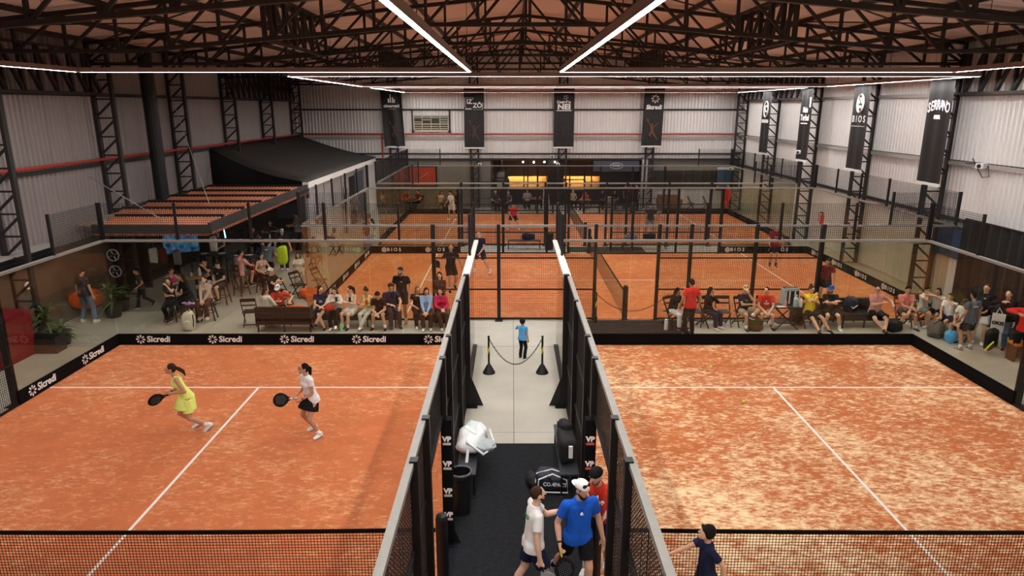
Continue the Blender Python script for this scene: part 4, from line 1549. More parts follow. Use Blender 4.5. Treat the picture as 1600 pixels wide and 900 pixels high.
        for (x, f, d, w_, h_, c_) in prints:
            # flat printed mark on the cloth; f > 0 front, f < 0 back
            f = math.copysign(.093 if d > .33 else .108, f)
            if c_.startswith('txt:'):
                tx = text(to, c_[4:], h_, (0, 0, 0), (0, 0, 0), WHITE, bold=h_ * .02, name='print', ext=.012)
                tx.location = T(x, f + .02, d)
                tx.rotation_euler = (M @ Matrix.Rotation(R(90), 3, 'X')).to_euler()
                continue
            pz = [T(x - w_ / 2, f, d - h_ / 2), T(x + w_ / 2, f, d - h_ / 2), T(x + w_ * .1, f, d + h_ / 2), T(x - w_ * .1, f, d + h_ / 2)] if c_ == 'tri' else \
                 [T(x - w_ / 2, f, d - h_ / 2), T(x + w_ / 2, f, d - h_ / 2), T(x + w_ / 2, f, d + h_ / 2), T(x - w_ / 2, f, d + h_ / 2)]
            MB().prism(pz, M @ Vector((0, -.026 * s if f > 0 else .026 * s, 0))).build('print', WHITE if c_ in ('tri', 'white') else rgb(c_), to, local=True)
    # --- bottom
    kind, colr = bottom
    if kind != 'none':
        bm_ = rgb(colr)
        t = MB()
        name = {'shorts': 'shorts', 'pants': 'trousers', 'tights': 'leggings', 'skirt': 'skirt'}[kind]
        ex = {'shorts': .022, 'pants': .016, 'tights': .007, 'skirt': .01}[kind] * s
        t.tube([T(-.045, 0, .0), T(-.045, 0, .06)], [.105 * rb + ex * .7, .095 * rb + ex * .5], 12)
        t.tube([T(.045, 0, .0), T(.045, 0, .06)], [.105 * rb + ex * .7, .095 * rb + ex * .5], 12)
        t.cone(P + MP @ Vector((-.05 * s, 0, -.02 * s)), P + MP @ Vector((.05 * s, 0, -.02 * s)), hr + ex, hr + ex)
        for i in (0, 1):
            lg = s * (0.45 + .55 * bulk)
            if kind == 'shorts':
                t.tube([HP[i].lerp(K[i], .10), HP[i].lerp(K[i], .4), HP[i].lerp(K[i], .72)], [.086 * lg + ex, .082 * lg + ex, .078 * lg + ex * 1.3], 14)
            elif kind in ('pants', 'tights'):
                t.cone(HP[i], K[i], .087 * lg + ex, .058 * lg + ex)
                cm2 = K[i].lerp(A[i], .36) + FQ[i] @ Vector((0, .012 * s, 0))
                t.cone(K[i], cm2, .056 * lg + ex, .056 * lg + ex)
                t.tube([cm2, A[i].lerp(K[i], .04)], [.056 * lg + ex, (.040 if kind == 'tights' else .052) * lg + ex], 12)
        if kind == 'skirt':
            hem = (K[0] + K[1]) * .5
            dn = (hem - P).normalized()
            t.tube([T(0, 0, .10), T(0, 0, .0), P + dn * .12 * s, P + dn * skirtlen * s], [.12 * s, .155 * s, .185 * s, .225 * s], 22)
        rem(t, name, bm_, body, min(vox, .016) if not near else vox)
    # --- shoes and socks
    for i in (0, 1):
        if socks:
            MB().tube([A[i] + (K[i] - A[i]).normalized() * d * s for d in (-.01, .04, .11)], [.044 * s, .042 * s, .047 * s], 12).build('sock', rgb(socks), body, local=True, smooth=True)
        if shoes:
            sh = MB()
            sh.cone((0, .045, .045), (0, -.05, .045), .044, .045)
            sh.cone((-.012, -.05, .035), (-.010, -.125, .030), .036, .034)
            sh.cone((.012, -.05, .035), (.006, -.135, .030), .036, .032)
            sh.cone((0, .035, .05), (0, .022, .095), .042, .045)
            sh.v = [(x, y, max(.012, zz)) for x, y, zz in sh.v]
            sh.v = [tuple(A[i] + FQ[i] @ (Vector(v) * s - Vector((0, 0, .075 * s)))) for v in sh.v]
            so = rem(sh, 'shoe', rgb(shoes), body, max(vox * .75, .008) if near else .014, 1)
            if vox < .02:
                pl = []
                for k in range(16):
                    a = 2 * math.pi * k / 16
                    y = -.042 + .118 * math.cos(a)
                    x = (.044 if y > -.05 else .046) * math.sin(a)
                    pl.append(A[i] + FQ[i] @ (Vector((x, y, 0)) * s - Vector((0, 0, .075 * s))))
                MB().prism(pl, FQ[i] @ Vector((0, 0, .024 * s))).build('sole', rgb('white') if shoes != 'white' else rgb('grey'), so, local=True)
    if watch:
        wv = (W[watch - 1] - E[watch - 1]).normalized()
        MB().tube([W[watch - 1] - wv * .035 * s, W[watch - 1] - wv * .012 * s], .032 * s, 12).build('wristband', BLACK, body, local=True)
    mw = Matrix.Translation(body.location) @ Matrix.Rotation(R(yaw), 4, 'Z')
    rot = mw.to_3x3()
    return body, [(mw @ p, rot @ d_, rot @ n_) for p, d_, n_ in hands]


def sit(label, loc, yaw=0, seat=.45, **k):
    h = k.get('h', 1.72)
    s = h / 1.75
    d = dict(pel=(0, 0, (seat + .085) / s), fa=(-.13, .43, 0), fb=(.13, .45, 0), lean=4, ha=(-.12, .30, (seat + .20) / s), hb=(.12, .30, (seat + .20) / s), ea=(-.8, -.6, -.2), eb=(.8, -.6, -.2), na=(0, 0, -1), nb_=(0, 0, -1))
    if seat > .55:
        d['fa'], d['fb'] = (-.12, .33, max(0, seat - .47)), (.12, .33, max(0, seat - .47))
    d.update(k)
    d.setdefault('h', h)
    return person(label, loc, yaw, **d)


def racket(label, p, direction, normal, face='black', frame='darkgrey', grip='white'):
    """Padel racket held at p, pointing along direction."""
    zz = Vector(direction).normalized()
    yy = Vector(normal)
    yy = (yy - zz * yy.dot(zz)).normalized()
    xx = yy.cross(zz)
    t = thing('padel_racket', label, 'racket', p, group='padel rackets')
    t.rotation_euler = Matrix((xx, yy, zz)).transposed().to_euler()
    MB().tube([(0, 0, -.06), (0, 0, .09)], .016, 8).build('grip', rgb(grip), t, local=True)
    out = []
    for k in range(24):
        a = 2 * math.pi * k / 24
        z_ = .255 + .135 * math.cos(a)
        x_ = (.125 if math.cos(a) > 0 else .125 - .03 * abs(math.cos(a))) * math.sin(a)
        out.append((x_, z_))
    MB().prism([(x, -.017, z_) for x, z_ in out], (0, .034, 0)).build('head', rgb(face), t, local=True)
    MB().tube([(x, 0, z_) for x, z_ in out + [out[0]]], .019, 7, False).build('frame', rgb(frame), t, local=True)
    for sg in (-1, 1):
        MB().bar((sg * .012, 0, .07), (sg * .055, 0, .15), .02).build('throat_bar', rgb(frame), t, local=True)
    hm = MB()
    for i in range(-3, 4):
        for j in range(-4, 5):
            x, z_ = i * .026, .262 + j * .026
            if (x / .1) ** 2 + ((z_ - .26) / .105) ** 2 < 1:
                hm.tube([(x, -.0185, z_), (x, .0185, z_)], .006, 6)
    hm.build('hole_pattern', rgb('grey') if face in ('black', 'darkgrey') else BLACK, t, local=True, kind='stuff')
    return t


def px(x, y, z):
    """World x of photograph column x at depth y and height z."""
    return (x - 801) * (y + 1.72 - .265 * z) / 1102.0
# ================================================================ the players close by
NEARV = 0.009
b, hd = person('woman in a lime yellow sleeveless dress crouching ready with a black padel racket', at(309, 674)[:2], yaw=-58, h=1.70, sex='f', skin=1, z=.025, vox=NEARV,
               pel=(0, .12, .82), lean=20, head=(-12, -8), ha=(-.12, .40, .92), hb=(.10, .38, .97), fa=(-.14, -.08, 0), fb=(.14, -.27, 0), pa=22, pb=35, ya=0, yb=6,
               top=('dress', 'lime'), bottom=('shorts', 'lime'), shoes='white', socks='white', hair=('flying', 'brown'), curl=(.75, .75), watch=1, skirtlen=.27,
               hda=(.1, 1, -.1), hdb=(-.1, 1, -.1))
racket('black padel racket held by the woman in the lime dress', hd[1][0] + Vector((0, 0, -.01)), (-.62, -.75, -.08), (-.7, .55, .35), 'black', 'black', 'black')
b, hd = person('woman with glasses in a white tee and black skirt holding a black racket', at(494, 680)[:2], yaw=-46, h=1.66, sex='f', skin=1, z=.025, vox=NEARV,
               pel=(0, .02, .87), lean=10, head=(-14, -12), ha=(-.12, .30, .94), hb=(.10, .30, .92), fa=(-.20, -.08, 0), fb=(.22, .02, 0), ya=-5, yb=12, pa=12,
               top=('tee', 'white'), bottom=('skirt', 'black'), shoes='white', socks='white', hair=('ponytail', 'black'), curl=(.8, .8), glasses=True, watch=2, skirtlen=.27)
racket('black padel racket held by the woman in the white tee', hd[0][0], (-.90, -.35, .0), (0.1, -.8, .5), 'black', 'black', 'white')

b, hd = person('bearded man in a white tee and navy shorts gesturing with one open hand', (0.28, 7.85), yaw=100, h=1.78, skin=3, vox=NEARV, z=.012,
               head=(12, 0), lean=3, ha=(-.33, .02, .82), hb=(.14, .45, 1.24), eb=(.3, -.5, -1), fa=(-.12, .14, 0), fb=(.12, -.30, 0), pb=14, curl=(1.25, .12), nb_=(0, 0, 1), na=(1, .3, 0),
               top=('tee', 'white'), bottom=('shorts', 'navy'), shoes='white', socks='white', hair=('buzz', 'brown'), beard='brown', prints=((-.02, -.125, .38, .12, .03, 'green'),))
racket('grey padel racket with orange print held low by the man in white', hd[0][0], (.35, -.15, -.9), (.5, -1, .2), 'grey', 'grey', 'black')
# the compression sleeve on his racket arm
b, hd = person('man in a blue tee with a white backwards cap holding a black racket', (0.88, 7.98), yaw=14, h=1.84, skin=0, vox=NEARV, z=.012,
               head=(30, 14), lean=5, ha=(-.28, .12, .90), hb=(.30, .10, .88), fa=(-.16, -.48, .06), fb=(.11, .12, 0), pa=30, ya=-14, curl=(1.25, .35), na=(1, .2, 0),
               top=('tee', 'blue'), bottom=('shorts', 'black'), shoes='grey', socks='black', hair=('short', 'dark'), cap=('white', 'back'), beard='dark',
               prints=((0, .118, .37, .042, .032, 'tri'),), watch=1)
racket('black padel racket with yellow grip held by the man in blue', hd[0][0], (.22, -.22, -.95), (.3, -1, 0), 'black', 'black', 'yellow')
b, hd = person('man in a red printed tee and black cap leaning against the right fence post', (1.27, 8.50), yaw=-20, h=1.80, skin=0, vox=NEARV, z=.012,
               head=(-38, 22), lean=16, side=-4, ha=(-.28, .05, .95), hb=(.06, .26, .98), fa=(-.18, .12, 0), fb=(.06, -.12, 0), curl=(.6, .9),
               top=('tee', 'red'), bottom=('shorts', 'black'), shoes='white', socks='white', hair=('short', 'dark'), cap=('black', 'beanie'), beard='light', prints=((0, .118, .30, .18, .095, 'txt:TOP'), (.0, .118, .38, .03, .05, 'white')))
redtee = b
b, hd = person('boy in a dark navy tee standing by the net post reaching to the fence', (2.49, 7.5), yaw=-84, h=1.40, sex='c', skin=0, vox=NEARV, z=.025, hs=1.15,
               head=(-10, -14), lean=2, ha=(-.13, .62, 1.16), hb=(.27, -.16, .92), ea=(-.4, -.4, -1), curl=(.9, .8), watch=2, prints=((.06, -.122, .34, .04, .05, 'white'),),
               top=('tee', 'navy'), bottom=('shorts', 'navy'), shoes='black', socks='white', hair=('mop', 'black'))
b, hd = person('small child in a blue and black striped shirt with a tennis ball', at(817, 561)[:2], yaw=150, h=1.12, sex='c', skin=1, vox=.012, hs=1.28,
               head=(20, 12), ha=(-.24, .06, .82), hb=(.20, .22, 1.36), eb=(1, .2, -.8), curl=(.5, 1.0), top=('tee', 'skyblue'), bottom=('pants', 'black'), shoes='black', hair=('curly', 'dark'), stripe=None)
child = b
ballp = hd[1][0]
# ================================================================ seated row in front of the middle court, right side
def boy_or(k, **d):
    return d


sit('woman with long black hair and white trousers on a folding chair', (px(1052, 19.95, .5), 19.95), 35, sex='f', skin=1, h=1.62, lean=14, head=(20, 10), top=('long', 'black'), bottom=('pants', 'white'), shoes='black', hair=('long', 'black'))
person('man in a bright red tee standing with his back to the camera', (px(1078, 19.15, .3), 19.15), 190, h=1.72, skin=1, ha=(-.30, .06, .90), hb=(.30, .06, .90), top=('tee', 'hotred'), bottom=('pants', 'black'), shoes='black', hair=('short', 'black'), head=(10, 12))
sit('woman with long dark hair and navy trousers, hand at her mouth', (px(1106, 19.9, .5), 19.9), 42, sex='f', skin=1, h=1.62, lean=6, head=(20, 0), hb=(.03, .17, 1.06), eb=(.7, .5, -1), top=('long', 'black'), bottom=('pants', 'navy'), shoes='white', hair=('long', 'black'))
sit('man in a navy tee and sand cap with one ankle over his knee', (px(1162, 19.9, .5), 19.9), 12, skin=1, lean=2, head=(-18, 6), ha=(.06, .32, .80), hb=(.0, .22, 1.12), eb=(.6, .4, -1), fa=(-.12, .46, 0), fb=(-.02, .50, .42), kb=(1, .4, .3), top=('tee', 'navy'), bottom=('shorts', 'khaki'), shoes='darkgrey', socks='white', cap=('sand', 'fwd'), prints=((.0, .118, .33, .08, .06, 'green'),))
sit('man in a red printed tee and grey shorts leaning forward on his thighs', (px(1195, 19.9, .5), 19.9), -8, skin=0, lean=14, head=(-42, -4), ha=(-.10, .40, .62), hb=(.08, .40, .60), fa=(-.18, .38, 0), fb=(.22, .36, 0), top=('tee', 'red'), bottom=('shorts', 'plaid'), shoes='black', hair=('buzz', 'black'), prints=((0, .118, .28, .14, .075, 'txt:TOP'), (0, .118, .36, .02, .05, 'white')))
sit('woman in a yellow tee and black shorts with legs stretched out', (px(1266, 19.85, .5), 19.85), 6, sex='f', skin=0, h=1.70, lean=-6, head=(14, 6), ha=(.02, .16, 1.06), hb=(.0, .22, .90), fa=(-.02, .72, 0), fb=(.36, .62, 0), ea=(-.5, .4, -1), top=('tee', 'yellow'), bottom=('shorts', 'black'), shoes='black', hair=('bun', 'brown'))
sit('bearded man in a black tee and blue cap with folded arms', (px(1296, 19.85, .5), 19.85), -6, skin=0, lean=0, head=(-30, 0), ha=(.12, .20, .88), hb=(-.12, .24, .86), ea=(-1, .2, -.5), eb=(1, .2, -.5), fa=(-.24, .34, 0), fb=(.24, .38, 0), top=('tee', 'black'), bottom=('shorts', 'black'), shoes='white', socks='white', cap=('blue', 'fwd'), beard='dark')
sit('heavy man in a pink tee with ankles crossed on the black sofa', (px(1368, 19.85, .5), 19.85), 4, skin=0, h=1.72, bulk=1.12, lean=0, head=(-34, 0), ha=(.02, .24, .84), hb=(.30, .36, .84), fa=(.02, .62, 0), fb=(-.02, .66, 0), ka=(-1, .6, .3), kb=(1, .6, .3), top=('tee', 'pink'), bottom=('shorts', 'black'), shoes='black', hair=('buzz', 'dark'), glasses=True)
sit('man in a salmon tee and dark shorts leaning forward on a wooden chair', (px(1412, 19.85, .5), 19.85), -4, skin=1, h=1.78, lean=10, head=(-14, 4), ha=(.04, .38, .70), hb=(-.02, .40, .62), fa=(-.24, .36, 0), fb=(.26, .36, 0), top=('tee', 'salmon'), bottom=('shorts', 'darkgrey'), shoes='black', socks='white', hair=('short', 'black'))
sit('boy in a cream tee eating with both hands near the corner', (px(1442, 20.1, .5), 20.1), 20, skin=1, h=1.55, lean=4, head=(0, 8), ha=(-.04, .20, 1.12), hb=(.06, .20, 1.12), ea=(-1, .2, -.8), eb=(1, .2, -.8), top=('tee', 'cream'), bottom=('shorts', 'grey'), shoes='white', hair=('short', 'black'))
sit('long haired youth eating, seated behind two boys in white tees', (12.95, 19.9), -50, skin=1, h=1.6, lean=12, head=(-10, 6), ha=(-.03, .26, 1.08), hb=(.05, .24, 1.06), top=('tee', 'palewhite'), bottom=('shorts', 'black'), shoes='white', hair=('bob', 'black'))
sit('boy in a white tee and navy shorts raising a cup beside a camouflage bag', (12.92, 19.25), -62, skin=1, h=1.58, lean=8, head=(-6, -4), ha=(-.05, .40, .68), hb=(.04, .24, 1.16), eb=(1, .2, -.6), top=('tee', 'white'), bottom=('shorts', 'navy'), shoes='black', socks='white', hair=('short', 'brown'))
sit('boy in a pale tee and dark green cap seated before the standing men', (12.98, 18.65), -66, skin=1, h=1.60, lean=10, head=(-4, 16), ha=(-.08, .36, .64), hb=(.10, .34, .64), top=('tee', 'palewhite'), bottom=('shorts', 'black'), shoes='black', socks='white', cap=('olive', 'fwd'))
person('man in a faded blue grey tee and black shorts seen from behind', (12.52, 17.75), 196, h=1.72, skin=1, fa=(-.16, 0, 0), fb=(.18, .03, 0), ha=(-.32, .04, .86), hb=(.24, .14, .90), top=('tee', 'greyblue'), bottom=('shorts', 'black'), shoes='grey', socks='white', hair=('short', 'black'), prints=((.03, -.125, .38, .14, .02, 'white'),))
person('man in a black tee and white shorts drinking beside the dark curtain', (13.2, 18.3), -40, h=1.80, skin=0, head=(-10, -10), ha=(-.10, .20, 1.10), hb=(.10, .24, 1.02), top=('long', 'black'), bottom=('shorts', 'white'), shoes='white', hair=('short', 'brown'), prints=((0, .118, .40, .05, .035, 'tri'),))
person('man in a black jacket and jeans drinking from a can by the orange stool', (13.55, 17.9), -55, h=1.72, skin=3, head=(-6, -8), ha=(-.06, .22, 1.40), ea=(-1, .3, -.4), top=('jacket', 'black'), bottom=('pants', 'jeans'), shoes='black', hair=('buzz', 'dark'))
person('man in a red jacket and dark cap by the black curtain', (13.42, 16.95), -50, h=1.74, skin=1, ha=(-.16, .20, 1.32), hb=(.24, .12, .92), ea=(-1, 0, .1), top=('jacket', 'hotred'), bottom=('pants', 'black'), shoes='black', cap=('olive', 'fwd'), hair=('short', 'black'))

# ================================================================ bench of spectators behind the women's court
BY = 19.95
sit('woman in a navy tee with crossed bare legs on the long bench', (px(503, BY, .5), BY), 16, sex='f', skin=3, h=1.66, lean=2, head=(34, 0), ha=(-.02, .34, .74), hb=(.04, .36, .76), fa=(.06, .48, 0), fb=(-.22, .50, .16), kb=(.2, 1, .6), top=('tee', 'navy'), bottom=('shorts', 'navy'), shoes='black', hair=('long', 'dark'), prints=((0, .135, .30, .10, .07, 'lightblue'),))
sit('woman in a cream cardigan and black trousers looking at her phone on the bench', (px(527, BY, .5), BY), -4, sex='f', skin=3, h=1.66, lean=8, head=(-4, 20), ha=(-.05, .30, .90), hb=(.06, .30, .90), fa=(-.06, .45, 0), fb=(.12, .55, .10), top=('jacket', 'palewhite'), bottom=('pants', 'black'), shoes='white', hair=('long', 'brown'))
sit('woman in a white playsuit with a long black ponytail turned to her friends', (px(552, BY, .5), BY), -24, sex='f', skin=3, h=1.68, lean=4, head=(-22, 4), ha=(-.06, .34, .88), hb=(.04, .32, .88), fa=(-.08, .44, 0), fb=(.12, .44, 0), top=('tank', 'palewhite'), bottom=('shorts', 'palewhite'), shoes='black', socks='white', hair=('ponytail', 'black'))
sit('woman in a soft yellow tank top and white leggings bent over her phone', (px(578, BY, .5), BY), -14, sex='f', skin=0, h=1.66, lean=14, head=(-12, 28), ha=(-.10, .32, .82), hb=(.02, .34, .80), fa=(-.10, .42, 0), fb=(-.06, .56, .06), top=('tank', 'softyellow'), bottom=('tights', 'palewhite'), shoes='white', hair=('bun', 'brown'))
sit('man in a black tee bent forward with hands clasped on the bench', (px(598, BY, .5), BY - .05), -6, skin=0, h=1.74, lean=34, head=(-6, 38), ha=(-.02, .50, .56), hb=(.03, .50, .56), fa=(-.18, .38, 0), fb=(.20, .38, 0), top=('tee', 'black'), bottom=('shorts', 'black'), shoes='black', socks='white', hair=('short', 'black'))
sit('man in a navy tee and dark trousers sitting upright on the bench', (px(612, BY + .1, .5), BY + .12), 24, skin=0, h=1.80, lean=2, head=(0, 16), ha=(-.10, .32, .72), hb=(.16, .40, .66), top=('tee', 'navy'), bottom=('pants', 'darkgrey'), shoes='darkgrey', hair=('short', 'dark'))
person('tall standing man in a black tee and shorts with orange shoes', (px(630, 20.25, .3), 20.25), -6, h=1.83, skin=1, ha=(-.28, .06, .88), hb=(.28, .06, .88), head=(-12, 6), top=('tee', 'black'), bottom=('shorts', 'black'), shoes='orange', socks='white', hair=('short', 'black'), beard='dark', prints=((.03, .118, .36, .02, .02, 'white'),), watch=2)
sit('blond woman with chin on her hand behind the woman in light blue', (px(653, 20.1, .5), 20.12), 18, sex='f', skin=0, h=1.62, lean=10, head=(10, 4), hb=(.0, .30, 1.06), fa=(-.12, .46, 0), fb=(.06, .46, 0), top=('tee', 'black'), bottom=('pants', 'black'), shoes='white', hair=('bob', 'light'))
sit('woman with very long brown hair in a light blue long sleeved top', (px(668, 19.9, .5), 19.9), 4, sex='f', skin=0, h=1.64, lean=10, head=(18, 10), ha=(-.06, .42, .62), hb=(.04, .42, .62), fa=(-.10, .42, 0), fb=(.12, .42, 0), top=('long', 'lightblue'), bottom=('pants', 'brown'), shoes='white', hair=('long', 'dark'))
sit('woman in a raspberry jacket with hands folded on her knees', (px(689, 19.9, .5), 19.9), 14, sex='f', skin=0, h=1.64, lean=12, head=(-20, 2), ha=(-.02, .40, .70), hb=(.06, .40, .70), fa=(-.02, .40, 0), fb=(.16, .46, 0), top=('jacket', 'raspberry'), bottom=('pants', 'brown'), shoes='white', hair=('long', 'dark'))
person('woman in a dark brown sweater with long hair standing behind the raspberry jacket', (px(689, 20.3, .5), 20.3), -2, h=1.66, sex='f', skin=0, ha=(-.10, .24, 1.02), hb=(.06, .26, 1.02), top=('long', 'brown'), bottom=('pants', 'black'), shoes='black', hair=('long', 'black'))
# left sofa with its back to the camera, and the people round it
sit('woman in a cream top on the black sofa with her back to us', (px(419, 19.85, .5), 19.8), 158, sex='f', skin=0, h=1.64, lean=-2, head=(-34, 0), top=('long', 'palewhite'), bottom=('pants', 'black'), shoes='white', hair=('nape', 'brown'))
sit('man in a red printed tee and white cap facing us behind the black sofa', (px(438, 20.55, .5), 20.55), 14, skin=0, h=1.70, seat=.36, lean=14, head=(-14, 14), ha=(-.06, .32, .72), hb=(.36, .28, .72), top=('tee', 'red'), bottom=('shorts', 'black'), shoes='black', hair=('short', 'dark'), cap=('white', 'fwd'), beard='dark', prints=((0, .118, .26, .16, .08, 'txt:TOP'), (0, .118, .35, .02, .05, 'white')))
sit('man in a black tee and white cap seated sideways with folded arms', (px(430, 22.2, .5), 22.1), 66, skin=0, h=1.76, lean=-8, head=(10, 0), ha=(.08, .28, .88), hb=(-.06, .30, .92), top=('tee', 'black'), bottom=('shorts', 'black'), shoes='black', cap=('white', 'back'), hair=('short', 'dark'), fa=(-.12, .48, 0), fb=(.18, .46, 0))
sit('woman in a beige tank top and black trousers on a stool', (-9.05, 24.0), 40, sex='f', skin=0, h=1.66, seat=.60, head=(10, 6), top=('tank', 'beige'), bottom=('pants', 'black'), shoes='white', hair=('long', 'brown'))
# ================================================================ tables on the left
sit('man in a pale pink tee on a bar stool, back turned', (px(376, 23.5, .8), 23.5), 152, skin=1, h=1.80, seat=.74, lean=6, head=(-30, 6), ha=(-.18, .42, 1.0), hb=(.14, .42, 1.0), top=('tee', 'pink'), bottom=('shorts', 'darkgrey'), shoes='black', hair=('short', 'black'))
sit('young man in a black tee with hands in his lap', (px(347, 22.4, .7), 22.4), -20, skin=0, h=1.74, seat=.66, lean=6, head=(-8, 22), ha=(-.04, .30, .86), hb=(.08, .30, .86), top=('tee', 'black'), bottom=('shorts', 'darkgrey'), shoes='black', hair=('short', 'black'), prints=((.0, .118, .36, .03, .03, 'white'),))
sit('man in a black tee and white shorts with folded arms and chin in hand', (px(325, 22.5, .7), 22.5), -6, skin=0, h=1.78, seat=.68, lean=2, head=(4, 6), ha=(.14, .26, 1.06), hb=(.06, .24, 1.32), eb=(1, .3, -.8), top=('tee', 'black'), bottom=('shorts', 'white'), shoes='white', hair=('short', 'black'), prints=((0, .118, .34, .12, .03, 'grey'),))
sit('woman in a beige knit top and brown trousers with hands together on a stool', (px(325, 20.6, .7), 20.6), -4, sex='f', skin=3, h=1.66, seat=.60, lean=4, head=(-6, -4), ha=(-.03, .36, .74), hb=(.05, .36, .74), top=('long', 'beige'), bottom=('pants', 'brown'), shoes='beige', hair=('nape', 'brown'))
sit('laughing woman with long dark hair in a black top leaning to her friend', (px(296, 21.2, .7), 21.15), -30, sex='f', skin=0, h=1.64, seat=.58, lean=14, head=(-24, 6), top=('long', 'black'), bottom=('pants', 'black'), shoes='black', hair=('long', 'brown'))
sit('woman in black with her hand at her mouth and legs crossed', (px(268, 20.5, .7), 20.5), 6, sex='f', skin=0, h=1.68, seat=.56, lean=2, head=(8, 0), ha=(.10, .26, .92), hb=(.02, .26, 1.24), eb=(.7, .4, -1), fa=(-.02, .36, .05), fb=(.12, .44, .14), top=('tee', 'black'), bottom=('pants', 'black'), shoes='black', hair=('long', 'dark'), bulk=1.06)
sit('woman in a magenta tank top looking at her phone at the tall table', (px(268, 21.5, .7), 21.55), 55, sex='f', skin=1, h=1.68, seat=.66, lean=8, head=(10, 22), ha=(.06, .36, 1.04), hb=(.06, .38, 1.06), top=('tank', 'magenta'), bottom=('shorts', 'white'), shoes='white', hair=('nape', 'brown'))
person('boy in a dark tee running through the dark left passage', (-12.3, 21.9), -48, h=1.40, sex='c', skin=1, hs=1.12, lean=10, head=(6, 4), fa=(-.08, .22, 0), fb=(.10, -.42, .10), pb=45, ha=(-.22, -.12, .90), hb=(.24, .22, .98), top=('tee', 'darkgrey'), bottom=('pants', 'black'), shoes='black', hair=('short', 'black'), prints=((-.08, .118, .2, .02, .16, 'white'),))
person('man in a grey tee and jeans from behind near the plants', (-13.25, 20.35), 168, h=1.76, skin=0, head=(-20, 22), fa=(-.24, .02, 0), fb=(.18, -.02, 0), top=('tee', 'darkgrey'), bottom=('pants', 'jeans'), shoes='palewhite', hair=('short', 'brown'))
person('grey haired man in a black tee and trousers standing with his back to us', (-9.35, 27.3), 184, h=1.78, skin=0, ha=(-.30, .04, .9), hb=(.30, .04, .9), top=('tee', 'black'), bottom=('pants', 'black'), shoes='white', hair=('short', 'grey'), prints=((.03, -.125, .38, .14, .02, 'white'),))
person('man in a grey blue tee and black white cap leaning over a table', (-9.25, 25.2), 172, h=1.74, skin=0, lean=22, head=(-8, 20), ha=(-.2, .38, 1.0), hb=(.2, .38, 1.0), top=('tee', 'greyblue'), bottom=('shorts', 'black'), shoes='white', cap=('black', 'back'), hair=('short', 'dark'), prints=((.03, -.125, .36, .12, .03, 'white'),))
sit('bearded man in a dark tee facing us behind the man in grey blue', (-9.75, 26.1), 24, skin=2, h=1.74, seat=.62, lean=6, head=(20, 6), top=('tee', 'navy'), bottom=('pants', 'black'), shoes='black', hair=('short', 'black'), beard='black')
MIDV = .022
sit('man sitting upright at the far left table by the blue tube light', (-12.5, 28.6), 4, skin=0, h=1.76, seat=.55, top=('tee', 'darkgrey'), bottom=('pants', 'black'), shoes='black', hair=('buzz', 'dark'), vox=MIDV)
sit('woman in dark clothes reaching over the serving table', (-11.5, 29.6), 60, sex='f', skin=0, h=1.68, seat=.6, lean=14, ha=(-.02, .46, 1.0), hb=(.1, .46, 1.0), top=('tee', 'black'), bottom=('pants', 'black'), shoes='black', hair=('long', 'black'), vox=MIDV)
sit('broad man in a black tee eating behind the serving table', (-11.1, 31.0), 8, skin=0, h=1.84, bulk=1.1, seat=.6, lean=8, head=(10, 10), ha=(-.16, .36, .96), hb=(.2, .36, 1.0), top=('tee', 'black'), bottom=('pants', 'black'), shoes='black', hair=('buzz', 'dark'), vox=MIDV)
person('man in a checked grey shirt carrying a tray under the canopy end', (-10.05, 31.6), -60, h=1.80, skin=0, ha=(-.2, .34, 1.12), hb=(.1, .34, 1.12), head=(20, 6), top=('tee', 'plaid'), bottom=('pants', 'black'), shoes='black', hair=('short', 'dark'), vox=MIDV)
# between the middle and far courts, left of them
person('man in a brown tee holding a child in pink beyond the glass', (-7.2, 33.4), -6, h=1.74, skin=1, ha=(-.02, .24, 1.06), hb=(.06, .26, 1.10), top=('tee', 'brown'), bottom=('pants', 'lightblue'), shoes='white', hair=('short', 'black'), vox=MIDV)
sit('person in black with hair tied up, seated beyond the middle court glass', (-6.9, 32.1), 10, sex='f', skin=0, h=1.66, top=('tee', 'black'), bottom=('pants', 'lightblue'), shoes='black', hair=('bun', 'black'), vox=MIDV)
person('girl in a white top and pale trousers standing beyond the middle court glass', (-6.55, 31.6), -60, h=1.50, sex='f', skin=0, head=(-6, 8), top=('tee', 'white'), bottom=('pants', 'lightblue'), shoes='white', hair=('long', 'black'), vox=MIDV)
sit('woman in white seen through the glass left of the middle court', (-8.0, 30.2), 150, sex='f', skin=0, h=1.66, top=('tee', 'palewhite'), bottom=('pants', 'beige'), shoes='white', hair=('bob', 'light'), vox=MIDV)
sit('man in a beige tee seen through the glass left of the middle court', (-8.3, 28.0), 40, skin=1, h=1.72, top=('tee', 'khaki'), bottom=('shorts', 'khaki'), shoes='white', hair=('short', 'grey'), vox=MIDV)
sit('person in a cream top at the plastic table beside the middle court', (-8.0, 24.9), 20, sex='f', skin=0, h=1.68, lean=8, top=('tee', 'cream'), bottom=('pants', 'beige'), shoes='white', hair=('long', 'brown'), vox=MIDV)

